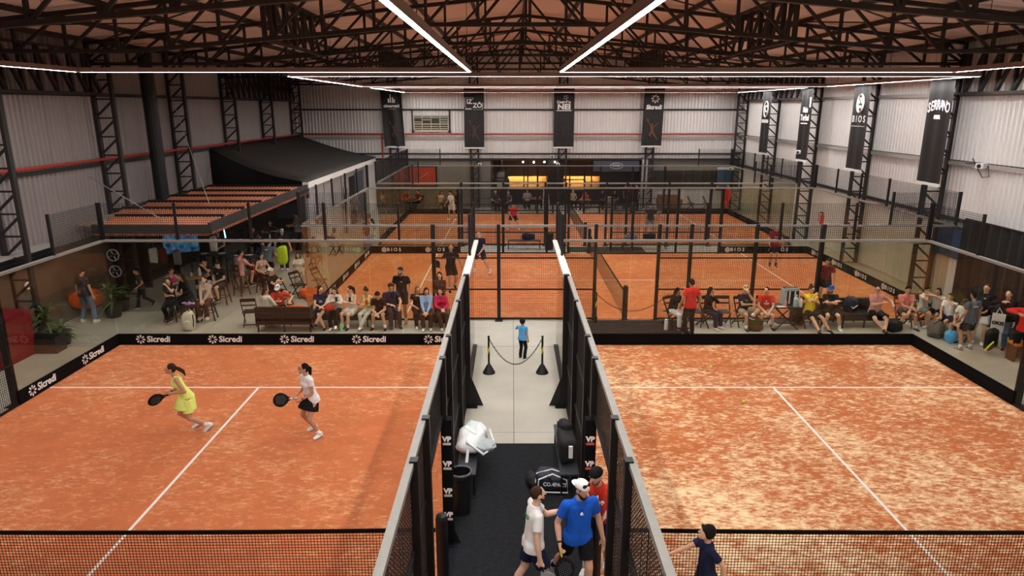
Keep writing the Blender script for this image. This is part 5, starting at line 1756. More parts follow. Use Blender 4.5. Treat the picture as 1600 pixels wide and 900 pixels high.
# ================================================================ players on the middle and far courts
b, hd = person('man in a black kit looking up with a racket beside the left service line', at(706, 457)[:2], 22, h=1.80, skin=1, z=.025, lean=8, head=(-22, -22), ha=(-.42, .22, .98), hb=(.34, .20, .96), fa=(-.08, .10, 0), fb=(.20, -.30, .06), pb=35, top=('tee', 'black'), bottom=('shorts', 'black'), shoes='black', socks='white', hair=('buzz', 'black'), prints=((.05, .118, .36, .04, .04, 'grey'),))
racket('black racket of the player in the black kit on the middle court', hd[0][0], (-.55, -.3, .75), (.2, -1, -.3), 'black', 'black', 'black')
person('man in a navy kit mid stride on the middle court behind the glass edge', at(752, 430)[:2], -28, h=1.80, skin=0, z=.03, lean=4, head=(-6, 0), fa=(-.24, .06, .06), fb=(.38, -.12, .06), pb=20, ha=(-.10, .30, .92), hb=(.16, .26, .94), top=('tee', 'navy'), bottom=('shorts', 'navy'), shoes='white', socks='white', hair=('buzz', 'light'))
person('man in a maroon tee and black shorts waiting on the middle court', at(1208, 418)[:2], -10, h=1.82, skin=1, z=.025, ha=(-.24, .22, .96), hb=(.28, .10, .92), top=('tee', 'maroon'), bottom=('shorts', 'black'), shoes='greyblue', socks='black', hair=('short', 'black'), prints=((0, .118, .30, .09, .07, 'txt:TOP'),))
person('man in a maroon tee half hidden by the post near the black sofa', (10.62, 22.4), -20, h=1.78, skin=1, z=.025, lean=26, pel=(0, -.05, .86), head=(-20, 10), ha=(-.22, .40, .74), hb=(.24, .40, .74), top=('tee', 'maroon'), bottom=('shorts', 'black'), shoes='white', hair=('short', 'black'))
FARV = .026
person('player in a white shirt and shorts in the far left of the farthest court', at(708, 345)[:2], -50, h=1.78, skin=1, z=.025, lean=8, fa=(-.2, .1, 0), fb=(.25, -.1, 0), ha=(-.2, .35, .95), hb=(.2, .35, .95), top=('tee', 'white'), bottom=('shorts', 'white'), shoes='white', hair=('short', 'black'), vox=FARV)
person('player in a red tee crouching in the middle of the farthest court', at(803, 360)[:2], 6, h=1.76, skin=1, z=.025, pel=(0, -.1, .78), lean=30, fa=(-.3, 0, 0), fb=(.3, 0, 0), ha=(-.15, .45, .8), hb=(.2, .45, .8), top=('tee', 'hotred'), bottom=('shorts', 'navy'), shoes='white', hair=('short', 'black'), vox=FARV)
person('player in a dark grey tee swinging low near the net of the farthest court', at(1016, 370)[:2], -20, h=1.78, skin=1, z=.025, lean=20, fa=(-.25, 0, 0), fb=(.2, -.15, 0), ha=(-.2, .2, .9), hb=(.62, .1, .95), top=('tee', 'darkgrey'), bottom=('shorts', 'grey'), shoes='white', hair=('short', 'black'), vox=FARV)
person('person in a bright red tracksuit raising an arm behind the far right corner', (14.0, 44.3), -50, h=1.75, skin=1, ha=(-.6, .2, 1.5), top=('jacket', 'hotred'), bottom=('pants', 'hotred'), shoes='white', hair=('short', 'black'), vox=FARV)

# ================================================================ diners by the back wall
FV = .03
far_spots = [
    (-7.0, 44.6, 30, 'red', 'red shirted diner at the far left table', 'm', 'brown'), (-6.1, 44.7, -40, 'maroon', 'maroon shirted diner at the far left table', 'm', 'black'),
    (-4.6, 43.9, 50, 'sand', 'diner in a sand top at the table under the red poster', 'f', 'brown'), (-3.5, 44.0, -50, 'brown', 'diner in a brown top at the table under the red poster', 'f', 'black'),
    (-1.1, 44.2, 20, 'darkgrey', 'diner in a yellow cap by the oven', 'm', 'black'), (-.2, 43.9, -30, 'greyblue', 'diner in grey at the oven table', 'm', 'grey'),
    (1.0, 45.1, 0, 'plaid', 'diner in a light shirt facing the courts at the bar opening', 'm', 'brown'), (2.1, 45.1, 0, 'brown', 'diner in a brown shirt facing the courts at the bar opening', 'm', 'dark'),
    (4.0, 45.0, 10, 'khaki', 'diner in a khaki top at the table under the warm lamp strip', 'f', 'light'), (4.8, 44.4, -40, 'red', 'diner in red bending at the long table', 'm', 'black'),
    (5.9, 44.8, 20, 'navy', 'diner in navy at the long table', 'm', 'dark'), (6.7, 44.6, -20, 'black', 'diner in black beside the stacked crates', 'm', 'black')]
for x, y, yw, c, lab, sx, hc in far_spots:
    sit(lab, (x, y), yw, sex=sx, skin=random.choice((0, 1)), h=1.72, top=('tee', c), bottom=('pants', 'black'), shoes='black', hair=('short' if sx == 'm' else 'long', hc), vox=FV,
        cap=('yellow', 'fwd') if 'yellow cap' in lab else None)
for x, y, yw, c, lab in ((7.4, 44.9, 60, 'black', 'standing person in black under the grey sign banner'), (8.2, 44.5, -80, 'black', 'standing person in black with a white bag by the bar door'), (7.9, 45.3, 10, 'brown', 'standing person in brown at the dark bar door')):
    person(lab, (x, y), yw, h=1.74, skin=1, top=('tee', c), bottom=('pants', 'black'), shoes='black', hair=('short', 'black'), vox=FV, lean=4)
# ================================================================ seats and tables
BLACKWOOD = mat('black_stained_wood', (.014, .011, .010), .5, var=.3, vscale=8)
BROWNWOOD = mat('brown_chair_wood', (.10, .040, .020), .5, var=.3, vscale=8)
LEATHER = mat('black_leatherette', (.016, .012, .010), .42, var=.3, vscale=5, bump=.2, bscale=30)
CORDURA = mat('black_cordura', (.008, .008, .009), .8, var=.4, vscale=12, bump=.4, bscale=30)


def folding_chair(m, label, group):
    """Slatted folding chair; faces -Y, seat .45 high."""
    t = thing('folding_chair', label, 'chair', group=group)
    s = MB()
    for k in range(5):
        s.bb(-.20, .20, -.20 + k * .085, -.13 + k * .085, .435, .455)
    s.build('seat', m, t, local=True)
    for sx in (-1, 1):
        MB().bar((sx * .215, -.24, 0), (sx * .215, .22, .88), .022, .04).build('leg', m, t, local=True)
        MB().bar((sx * .185, .24, 0), (sx * .185, -.20, .45), .022, .04).build('leg', m, t, local=True)
    MB().bb(-.22, .22, .185, .21, .80, .90).build('backrest', m, t, local=True)
    MB().bb(-.22, .22, .155, .175, .66, .70).build('backrest_slat', m, t, local=True)
    MB().bb(-.20, .20, .20, .22, .06, .09).build('stretcher', m, t, local=True)
    return t


fc = folding_chair(BLACKWOOD, 'black folding chair', 'black folding chairs')
chairs = [(1052, 20.0, 35, 'black folding chair under the woman in white trousers'), (1090, 20.0, -30, 'black folding chair half hidden behind the standing man in red'), (1106, 19.95, 42, 'black folding chair under the woman in navy trousers'),
          (1131, 19.95, 0, 'empty black folding chair in the row right of the woman in navy trousers'), (1162, 19.95, 12, 'black folding chair under the man in the sand cap'),
          (1195, 19.95, -8, 'black folding chair under the man in the red printed tee'), (391, 20.0, 190, 'empty black folding chair beside the black sofa seen from behind')]
for i, (x, y, r, lab) in enumerate(chairs):
    loc = (px(x, y, .45), y + .04, 0)
    if i == 0:
        fc.location, fc.rotation_euler, fc['label'] = loc, (0, 0, R(r)), lab
    else:
        copy_tree(fc, None, loc, R(r), lab)
c = copy_tree(fc, None, (-7.55, 23.3, 0), R(60), 'folded black chair leaning among others left of the middle court')
c = copy_tree(fc, None, (-7.0, 24.0, 0), R(75), 'black folding chair nearest the left glass end of the middle court')
c = copy_tree(fc, None, (-7.75, 22.2, 0), R(66), 'black folding chair under the man in the white cap with folded arms')
c = copy_tree(fc, None, (-8.0, 25.0, 0), R(20), 'black folding chair under the person in a cream top')
c = copy_tree(fc, None, (-8.3, 28.1, 0), R(40), 'black folding chair under the man in the beige tee')
c = copy_tree(fc, None, (-8.0, 30.3, 0), R(150), 'black folding chair under the woman in white beyond the glass')
c = copy_tree(fc, None, (-6.9, 32.2, 0), R(10), 'black folding chair under the person with tied up hair')
wc = folding_chair(BROWNWOOD, 'brown wooden folding chair under the woman in yellow', 'brown wooden chairs')
wc.location, wc.rotation_euler = (px(1266, 19.9, .45), 19.9, 0), (0, 0, R(6))
for loc, r, lab in (((px(1412, 19.9, .45), 19.9, 0), -4, 'brown wooden folding chair under the man in salmon'), ((px(1442, 20.15, .45), 20.15, 0), 20, 'brown wooden folding chair under the boy eating'),
                    ((12.98, 19.95, 0), -50, 'brown wooden chair under the long haired youth'), ((12.96, 19.28, 0), -62, 'brown wooden chair under the boy raising a cup'), ((13.02, 18.68, 0), -66, 'brown wooden chair under the boy in the green cap')):
    copy_tree(wc, None, loc, R(r), lab)


def sofa(x0, x1, y0, y1, back, label, seats=2, arms=True):
    """Leatherette bench sofa; back is +1 (backrest at +Y), -1 or 0 for none."""
    t = thing('bench_sofa', label, 'sofa', ((x0 + x1) / 2, (y0 + y1) / 2, 0), group='black bench sofas')
    w = (x1 - x0) / seats
    for k in range(seats):
        MB().bb(x0 + k * w + .01, x0 + (k + 1) * w - .01, y0, y1, .30, .44).build('seat_cushion', LEATHER, t)
        if back:
            yb_ = (y1 - .12, y1) if back > 0 else (y0, y0 + .12)
            MB().bb(x0 + k * w + .01, x0 + (k + 1) * w - .01, yb_[0], yb_[1], .36, .78).build('back_cushion', LEATHER, t)
    MB().bb(x0, x1, y0 + .03, y1 - .03, .24, .30).build('base', LEATHER, t)
    for x in [x0 + .06 + (x1 - x0 - .12) * k / seats for k in range(seats + 1)]:
        for y in (y0 + .06, y1 - .06):
            MB().bb(x - .02, x + .02, y - .02, y + .02, 0, .25).build('leg', BLACK, t)
    return t


sofa(-7.62, -5.95, 19.28, 20.0, -1, 'black bench sofa with its back to the camera under the woman in cream')
sofa(px(488, 20.1, .4), px(624, 20.1, .4), 19.75, 20.42, 0, 'long backless black bench full of spectators behind the women players', 3)
sofa(px(648, 20.0, .4), px(703, 20.0, .4), 19.72, 20.38, 0, 'short backless black bench under the woman in light blue', 1)
sofa(9.35, 11.4, 19.68, 20.42, 1, 'black leatherette sofa with a backpack between two men', 3)


def stool(label, loc, h, rz=0, back=False, m=None):
    m = m or BROWNWOOD
    t = thing('bar_stool', label, 'stool', loc, R(rz), group='wooden bar stools')
    MB().lathe((0, 0, h - .04), [(.16, 0), (.175, .02), (.165, .04)], 12).build('seat', m, t, local=True)
    for sx in (-1, 1):
        for sy in (-1, 1):
            MB().bar((sx * .11, sy * .11, h - .03), (sx * .2, sy * .2, 0), .035).build('leg', m, t, local=True)
    r_ = MB()
    for a, b in (((-1, -1), (1, -1)), ((1, -1), (1, 1)), ((1, 1), (-1, 1)), ((-1, 1), (-1, -1))):
        r_.bar((a[0] * .17, a[1] * .17, .26), (b[0] * .17, b[1] * .17, .26), .022)
    r_.build('foot_rail', m, t, local=True)
    if back:
        for sx in (-1, 1):
            MB().bar((sx * .15, .15, h - .02), (sx * .17, .20, h + .42), .035).build('back_post', m, t, local=True)
        MB().bar((-.18, .20, h + .38), (.18, .20, h + .38), .03, .09).build('back_slat', m, t, local=True)
        MB().bar((-.18, .18, h + .2), (.18, .18, h + .2), .03, .05).build('back_slat', m, t, local=True)
    return t


stool('brown wooden bar stool with a back under the man in pale pink', (px(376, 23.5, .8), 23.5, 0), .74, 152, True)
stool('wooden bar stool under the young man with hands in his lap', (px(347, 22.4, .7), 22.4, 0), .66)
stool('wooden bar stool under the man with folded arms', (px(325, 22.5, .7), 22.5, 0), .68)
stool('dark wooden stool under the woman in the beige knit', (px(325, 20.6, .7), 20.6, 0), .60, 10, m=BLACKWOOD)
stool('dark wooden stool under the laughing woman', (px(296, 21.2, .7), 21.15, 0), .58, m=BLACKWOOD)
stool('dark wooden stool under the woman in black', (px(268, 20.5, .7), 20.5, 0), .56, m=BLACKWOOD)
stool('wooden bar stool under the woman in magenta', (px(268, 21.5, .7), 21.55, 0), .66)
stool('wooden stool under the woman in the beige tank top', (-9.05, 24.0, 0), .60)
stool('wooden stool under the bearded man in navy', (-9.75, 26.1, 0), .62)
stool('dark stool at the far left table under the man by the tube light', (-12.5, 28.6, 0), .55, m=BLACKWOOD)
stool('dark stool under the woman at the serving table', (-11.5, 29.6, 0), .60, m=BLACKWOOD)
stool('dark stool under the broad man at the serving table', (-11.1, 31.0, 0), .60, m=BLACKWOOD)
stool('empty brown bar stool between the pink tee and the black bags', (px(358, 24.4, .7), 24.4, 0), .72)


def table(label, x0, x1, y0, y1, h, m, legs=True, name='table', group=None):
    t = thing(name, label, 'table', ((x0 + x1) / 2, (y0 + y1) / 2, 0), group=group)
    MB().bb(x0, x1, y0, y1, h - .04, h).build('tabletop', m, t)
    for x in (x0 + .06, x1 - .06):
        for y in (y0 + .06, y1 - .06):
            MB().bb(x - .03, x + .03, y - .03, y + .03, 0, h - .04).build('leg', m, t)
    return t


def vase(label, loc, prof, m, name='bottle', cat='bottle', parts=(), group=None):
    t = thing(name, label, cat, loc, group=group)
    MB().lathe(loc, prof, 12).build('body', m, t, smooth=False)
    for n_, pr, m2 in parts:
        MB().lathe(loc, pr, 12).build(n_, m2, t)
    return t


tb = thing('tall_table', 'tall round wooden table among the stools on the left', 'table', (-10.55, 22.1, 0))
MB().lathe((-10.55, 22.1, 0), [(.42, 1.03), (.44, 1.05), (.42, 1.07)], 20).build('tabletop', WOOD, tb)
MB().tube([(-10.55, 22.1, .02), (-10.55, 22.1, 1.03)], .05, 10).build('pedestal', BLACK, tb)
MB().lathe((-10.55, 22.1, 0), [(.28, 0), (.26, .03)], 16).build('foot', BLACK, tb)
CLEAR = mat('pale_plastic', (.55, .56, .56), .3)
vase('tall clear water bottle on the round wooden table', (-10.42, 22.1, 1.07), [(.05, 0), (.05, .18), (.02, .25), (.02, .28)], CLEAR)
vase('small pale cup on the round wooden table', (-10.65, 22.0, 1.07), [(.03, 0), (.04, .12)], CLEAR, 'cup', 'cup')
vase('dark drinking glass at the right of the round wooden table', (-10.28, 22.15, 1.07), [(.03, 0), (.04, .13)], mat('dark_glass', (.05, .04, .03), .2), 'cup', 'cup')
table('low black table with a purple pouch between the seated women', -10.15, -9.75, 19.95, 20.35, .62, BLACKWOOD)
m = MB()
for k in range(9):
    m.ball((-10.1 + .04 * k, 20.12 + .05 * math.sin(k * 2), .66 + .02 * math.cos(k * 3)), (.05, .05, .035), 8, 5)
tag(m.build('pouch', mat('lilac_cloth', (.42, .26, .50), .8, var=.5, vscale=20), smooth=True), 'lilac patterned pouch lying on the low black table', 'pouch')
table('black bar table with plates in front of the pink tee', -10.9, -9.6, 25.2, 25.9, 1.0, BLACKWOOD)
table('long dark serving table with white dishes at the canopy end', -11.2, -9.7, 28.3, 29.2, 1.0, BLACKWOOD)
table('dark table with a white edge under the canopy by the tube light', -12.9, -11.1, 26.6, 27.3, .78, BLACKWOOD)
for k, (x, y, z) in enumerate(((-10.9, 28.55, 1.0), (-10.5, 28.8, 1.0), (-10.15, 28.5, 1.0), (-9.95, 28.95, 1.0), (-12.4, 26.9, .78), (-11.7, 26.95, .78), (-10.5, 25.5, 1.0), (-10.1, 25.6, 1.0))):
    tag(MB().lathe((x, y, z), [(.10, 0), (.15, .025), (.14, .03)], 14).build('plate', WHITEPAINT), 'white plate of food on the %s' % ('serving table, left end' , 'serving table beside the white bottle', 'serving table, right front edge', 'serving table, right rear corner', 'table by the tube light, left one', 'table by the tube light, right one', 'black bar table, left one', 'black bar table, right one')[k], 'plate', group='plates on the left bar tables')
vase('white bottle standing on the serving table', (-10.35, 28.7, 1.0), [(.04, 0), (.04, .2), (.015, .28)], CLEAR)

# right side table with kit
t = thing('folding_table', 'black folding table with bottles and a bag in the right spectator row', 'table', (8.25, 19.75, 0))
MB().bb(7.85, 8.72, 19.5, 20.0, .68, .72).build('tabletop', BLACKWOOD, t)
for y in (19.55, 19.95):
    MB().bar((7.92, y, .68), (8.62, y, 0), .03).build('leg', BLACKWOOD, t)
    MB().bar((8.62, y, .68), (7.92, y, 0), .03).build('leg', BLACKWOOD, t)
MB().bb(7.98, 8.56, 19.53, 19.97, .20, .23).build('lower_shelf', BLACKWOOD, t)
b = thing('racket_bag', 'pale blue and black racket bag standing on the folding table', 'bag', (8.42, 19.85, .72))
PB = mat('pale_blue_nylon', (.36, .46, .50), .6, var=.2, vscale=8)
MB().bb(8.2, 8.62, 19.74, 19.98, .72, 1.24).build('bag_body', CORDURA, b)
MB().bb(8.17, 8.25, 19.70, 20.0, .72, 1.22).build('side_pocket', PB, b)
MB().bb(8.2, 8.62, 19.72, 19.76, 1.17, 1.26).build('lid', PB, b)
for x in (8.34, 8.5):
    MB().bar((x, 19.72, .78), (x, 19.72, 1.16), .035, .02).build('strap', WHITEPAINT, b)
vase('white sports bottle with dark marks at the right edge of the folding table', (8.64, 19.6, .72), [(.05, 0), (.05, .2), (.03, .24), (.03, .28)], WHITEPAINT, parts=(('cap', [(.032, .28), (.028, .32)], BLACK),))
vase('large pale blue water bottle on the folding table', (8.5, 19.62, .72), [(.07, 0), (.07, .24), (.03, .30), (.03, .33)], mat('blue_bottle', (.32, .52, .66), .25), parts=(('cap', [(.034, .33), (.03, .36)], PB),))
vase('small pink lidded bottle on the folding table', (8.2, 19.62, .72), [(.035, 0), (.035, .14), (.02, .18)], mat('pink_plastic', (.6, .25, .3), .4))
tag(MB().bb(7.95, 8.22, 19.53, 19.68, .72, .724).build('paper_sheet', WHITE), 'white sheet of paper on the folding table', 'paper')
t = thing('cabin_case', 'black wheeled case beside the yellow tee woman', 'suitcase', (8.75, 20.1, 0))
MB().bb(8.62, 8.98, 19.98, 20.28, .05, .62).build('shell', CORDURA, t)
for x in (8.68, 8.92):
    MB().ball((x, 20.0, .03), .03, 8, 6).build('wheel', BLACK, t)
t = thing('backpack', 'olive and brown backpack on the floor between two men on chairs', 'backpack', (7.3, 19.55, 0))


def sack(t, c, d, m, rz=0, name='bag_body', seed=1):
    """Slumped soft bag: a rounded block with uneven folds."""
    random.seed(seed)
    mb = MB()
    mb.ball((0, 0, 0), 1.0, 14, 10)
    out = []
    ph = [random.uniform(0, 6) for _ in range(4)]
    for x, y, z in mb.v:
        f = 1 + .07 * math.sin(5 * x + ph[0]) + .06 * math.sin(6 * y + ph[1]) + .05 * math.sin(7 * z + ph[2])
        sg = lambda v: math.copysign(abs(v) ** .6, v)
        X, Y, Z = sg(x) * f * d[0] / 2, sg(y) * f * d[1] / 2, max(-d[2] / 2, sg(z) * f * d[2] / 2)
        a, b_ = math.cos(rz), math.sin(rz)
        out.append((c[0] + X * a - Y * b_, c[1] + X * b_ + Y * a, c[2] + d[2] / 2 + Z))
    mb.v = out
    return mb.build(name, m, t, smooth=True)


sack(t, (7.3, 19.55, 0), (.5, .35, .38), rgb('olive'), .2)
MB().bb(7.2, 7.5, 19.36, 19.40, .06, .2).build('pocket', BROWNWOOD, t)
MB().tube([(7.2, 19.5, .36), (7.3, 19.45, .46), (7.4, 19.5, .36)], .012, 6).build('handle', CORDURA, t)
t = thing('backpack', 'navy backpack with a white tick mark lying on the black sofa', 'backpack', (10.35, 19.95, .44))
sack(t, (10.35, 20.0, .44), (.42, .34, .46), mat('navy_nylon', (.014, .022, .042), .7, var=.3), .1, seed=4)
m = MB()
m.bar((10.28, 19.80, .66), (10.33, 19.80, .60), .02, .015)
m.bar((10.33, 19.80, .60), (10.46, 19.80, .70), .02, .015)
m.build('tick_mark', WHITE, t)
MB().tube([(10.25, 19.95, .88), (10.2, 19.9, 1.0), (10.3, 19.95, .92)], .014, 6).build('strap', rgb('orange'), t)
t = thing('backpack', 'white backpack standing on the floor before the low black table', 'backpack', (-9.72, 19.55, 0))
sack(t, (-9.72, 19.55, 0), (.34, .26, .58), mat('cream_nylon', (.60, .58, .47), .7, var=.12, vscale=7), .1, seed=2)
sack(t, (-9.70, 19.42, .04), (.24, .10, .28), MATS['cream_nylon'], .1, 'front_pocket', 3)
MB().tube([(-9.78, 19.55, .56), (-9.72, 19.52, .66), (-9.66, 19.55, .56)], .012, 6).build('handle', CORDURA, t)
MB().tube([(-9.56, 19.5, .5), (-9.52, 19.45, .3), (-9.58, 19.5, .1)], .015, 6).build('strap', CORDURA, t)
t = thing('gym_bag', 'black gym bag on the floor at the right end of the black sofa', 'bag', (11.35, 19.6, 0))
sack(t, (11.42, 19.45, 0), (.42, .4, .34), CORDURA, .3, seed=6)
MB().tube([(11.3, 19.4, .32), (11.42, 19.35, .44), (11.54, 19.4, .32)], .014, 6).build('handle', CORDURA, t)
t = thing('duffel_bag', 'camouflage duffel bag on the floor before the boy raising a cup', 'bag', (12.35, 18.9, 0))
sack(t, (12.35, 18.9, 0), (.42, .42, .48), mat('camouflage_cloth', (.11, .09, .07), .85, var=.9, vscale=16), .5, seed=8)
MB().tube([(12.2, 18.8, .44), (12.35, 18.75, .56), (12.5, 18.8, .44)], .014, 6).build('handle', CORDURA, t)
t = thing('gym_bag', 'bright blue bag on the floor behind the camouflage duffel', 'bag', (12.62, 18.55, 0))
sack(t, (12.55, 18.45, 0), (.3, .3, .34), rgb('skyblue'), .5, seed=9)
MB().tube([(12.45, 18.4, .32), (12.55, 18.38, .42), (12.65, 18.4, .32)], .012, 6).build('handle', CORDURA, t)
t = thing('racket_bag', 'black racket bag with a yellow edge held by the standing men', 'bag', (12.95, 17.55, 0))
sack(t, (12.98, 17.5, .12), (.5, .16, .62), CORDURA, .5, seed=11)
MB().tube([(12.72, 17.30, .16), (12.8, 17.28, .3), (12.95, 17.34, .4)], .022, 6).build('yellow_edge', mat('acid_yellow', (.72, .80, .05), .5), t)
t = thing('tote_bag', 'white tote bag with black scribble hanging beside the man in white shorts', 'bag', (13.25, 17.95, .45))
MB().box((13.32, 17.82, .78), (.30, .05, .52), R(-40)).build('cloth', WHITEPAINT, t)
text(t, 'OKEI', .12, (13.30, 17.79, .78), (R(90), 0, R(-40)), BLACK, bold=.008)
MB().tube([(13.25, 17.85, 1.03), (13.32, 17.85, 1.2), (13.4, 17.8, 1.03)], .012, 6).build('handle', WHITEPAINT, t)
t = thing('side_stool', 'orange topped brown box stool holding a bottle by the right frame edge', 'stool', (13.38, 17.0, 0))
MB().bb(13.2, 13.6, 16.85, 17.2, .44, .50).build('seat', mat('orange_lacquer', (.62, .22, .03), .4), t)
for x in (13.23, 13.57):
    MB().bb(x - .03, x + .03, 16.87, 17.18, 0, .44).build('side_panel', BROWNWOOD, t)
vase('small clear bottle standing on the orange box stool', (13.4, 17.02, .50), [(.035, 0), (.035, .13), (.014, .18), (.014, .2)], CLEAR)
vase('white thermal bottle on the carpet by the woman in white trousers', (px(1041, 19.6, .1), 19.55, .012), [(.055, 0), (.055, .26), (.045, .28), (.045, .33)], WHITEPAINT)
vase('green bottle on the floor at the feet of the woman in the cream cardigan', (px(535, 19.45, .1), 19.4, 0), [(.05, 0), (.05, .22), (.02, .27), (.02, .30)], mat('green_bottle', (.30, .55, .30), .3))

# bean bags
ORANGE = mat('orange_canvas', (.80, .115, .018), .75, var=.15, vscale=4)


def beanbag(label, c, d, rz=0, seed=1):
    t = thing('bean_bag', label, 'bean bag', c, group='orange bean bags')
    sack(t, c, d, ORANGE, rz, 'cushion', seed)
    MB().tube([(c[0] - d[0] * .4, c[1], c[2] + d[2] * .8), (c[0], c[1] - d[1] * .1, c[2] + d[2] * 1.02), (c[0] + d[0] * .4, c[1], c[2] + d[2] * .8)], .012, 6).build('seam', ORANGE, t)
    return t


beanbag('orange bean bag right of the man in the red tee and white cap', (-7.05, 21.0, 0), (1.0, .8, .26), .2, 3)
beanbag('orange bean bag against the left glass end of the middle court', (-6.85, 22.95, 0), (.8, .65, .24), .4, 5)
beanbag('small orange cushion under the leaning folding chairs', (-7.15, 23.2, 0), (.7, .4, .34), .1, 7)
beanbag('dull orange bean bag by the left wall behind the man in jeans', (-13.55, 20.9, .35), (1.0, .7, .5), .1, 8)

# ================================================================ plants and clutter at the left edge
LEAF = mat('palm_leaf', (.055, .12, .030), .55, var=.5, vscale=3)
POT = mat('dark_pot', (.030, .024, .020), .7, var=.3)


def plant(label, loc, h, n, spread, leafw, seed, stem=True):
    random.seed(seed)
    t = thing('potted_plant', label, 'plant', loc, group='potted plants by the left wall')
    MB().lathe(loc, [(.20, 0), (.26, .34), (.28, .38), (.24, .38)], 16).build('pot', POT, t)
    MB().tube([(loc[0], loc[1], .3), (loc[0], loc[1], h * .45)], .035, 8).build('stem', BROWNWOOD, t)
    for k in range(n):
        a = 2.4 * k + random.uniform(-.3, .3)
        el = random.uniform(.15, 1.25)
        L = spread * random.uniform(.7, 1.1)
        z0_ = h * random.uniform(.25, .5)
        mb = MB()
        d = Vector((math.cos(a) * math.cos(el), math.sin(a) * math.cos(el), math.sin(el)))
        sd = Vector((-math.sin(a), math.cos(a), 0))
        p = Vector((loc[0], loc[1], z0_))
        prev = None
        for j in range(6):
            u = j / 5
            q = p + d * (L * u) - Vector((0, 0, .55 * L * u * u))
            w = leafw * (math.sin(math.pi * min(.97, u * .8 + .2)))
            mb.v += [tuple(q - sd * w), tuple(q + Vector((0, 0, w * .3))), tuple(q + sd * w)]
            if j:
                b = (j - 1) * 3
                mb.f += [(b, b + 1, b + 4, b + 3), (b + 1, b + 2, b + 5, b + 4)]
        mb.build('leaf', LEAF, t)
    return t


plant('tall spiky palm in a dark pot at the left edge', (-13.15, 18.35, 0), 1.9, 34, .85, .035, 2)
plant('low leafy plant in a dark pot right of the palm', (-12.75, 18.3, 0), 1.0, 24, .55, .06, 4)
plant('bushy plant in a dark pot behind the man in jeans', (-12.75, 20.9, 0), 1.9, 34, .8, .05, 6)
plant('fern in a dark pot against the brown wall by the passage', (-12.9, 21.6, 0), 1.5, 26, .7, .045, 9)
t = thing('drinks_cooler', 'red drinks cooler at the left edge behind the palm', 'cooler', (-13.7, 16.9, 0))
MB().bb(-13.7, -13.0, 16.3, 17.6, 0, 1.25).build('cabinet', rgb('maroon'), t)
MB().bb(-13.0, -12.97, 16.4, 17.5, .2, 1.15).build('door', mat('cooler_door', (.22, .02, .02), .25), t)
t = thing('plant_box', 'low dark box under the palm pots', 'box', (-13.0, 17.8, 0))
MB().bb(-13.9, -12.4, 17.5, 17.95, 0, .42).build('box_body', POT, t)
MB().bb(-13.9, -12.4, 17.5, 17.95, .42, .45).build('rim', BLACK, t)


def wall_fan(label, loc):
    t = thing('wall_fan', label, 'fan', loc, group='fans on the dark post')
    MB().tube([(loc[0] + .20 * math.cos(k * math.pi / 8), loc[1], loc[2] + .20 * math.sin(k * math.pi / 8)) for k in range(17)], .014, 6).build('guard', WHITEPAINT, t)
    for k in range(4):
        a = k * math.pi / 2 + .4
        MB().bar((loc[0], loc[1] + .02, loc[2]), (loc[0] + .17 * math.cos(a), loc[1] + .02, loc[2] + .17 * math.sin(a)), .05, .012).build('blade', CLEAR, t)
    MB().ball(loc, .04, 8, 6).build('hub', BLACK, t)


tag(MB().bb(-13.74, -13.58, 22.9, 23.06, 0, 2.9).build('dark_post', BLACK), 'dark square post carrying two white fans at the passage', 'post')
wall_fan('upper white fan on the dark post at the passage', (-13.66, 22.84, 1.6))
wall_fan('lower white fan on the dark post at the passage', (-13.66, 22.84, 1.03))
t = thing('round_sign', 'small white round sign with a dark mark above the orange bean bag', 'sign', (-13.85, 18.9, 1.55))
MB().tube([(-13.90, 18.9, 1.55), (-13.86, 18.9, 1.55)], .11, 14).build('disc', WHITE, t)
MB().tube([(-13.86, 18.9, 1.55), (-13.85, 18.9, 1.55)], .05, 10).build('mark', BLACK, t)

# bar screen, tube light, hanging kit
t = thing('television', 'glowing blue television under the canopy', 'screen', (-12.15, 24.6, 1.75))
MB().box((-12.15, 24.6, 1.75), (1.25, .06, .9), R(30)).build('bezel', BLACK, t)
sm = bpy.data.materials.new('screen_glow')
sm.use_nodes = True
nt = sm.node_tree
tc = nt.nodes.new('ShaderNodeTexCoord')
nz = nt.nodes.new('ShaderNodeTexNoise')
nz.inputs['Scale'].default_value = 5
rp = nt.nodes.new('ShaderNodeValToRGB')
rp.color_ramp.elements[0].position, rp.color_ramp.elements[0].color = .35, (.005, .02, .12, 1)
rp.color_ramp.elements[1].position, rp.color_ramp.elements[1].color = .7, (.10, .35, .55, 1)
nt.links.new(tc.outputs['Object'], nz.inputs['Vector'])
nt.links.new(nz.outputs['Fac'], rp.inputs[0])
bs = nt.nodes['Principled BSDF']
nt.links.new(rp.outputs[0], bs.inputs['Emission Color'])
bs.inputs['Emission Strength'].default_value = .32
bs.inputs['Base Color'].default_value = (0, 0, 0, 1)
MB().box((-12.15 + .016, 24.6 - .030, 1.75), (1.17, .01, .82), R(30)).build('display', sm, t)
MB().tube([(-12.15, 24.65, 2.15), (-12.15, 24.7, 2.9)], .03, 8).build('bracket', BLACK, t)
tag(MB().tube([(-11.9, 27.9, 1.25), (-11.95, 27.9, 2.0)], .03, 8).build('tube_light', mat('blue_tube', (.45, .8, 1.0), .4, emit=1.6)), 'upright pale blue tube light at the far left table', 'lamp')
tag(MB().bb(-11.6, -10.6, 33.5, 33.56, 1.2, 2.5).build('blue_poster', mat('dull_blue', (.05, .11, .20), .7, var=.3)), 'dull blue poster in the dark behind the serving table', 'poster')
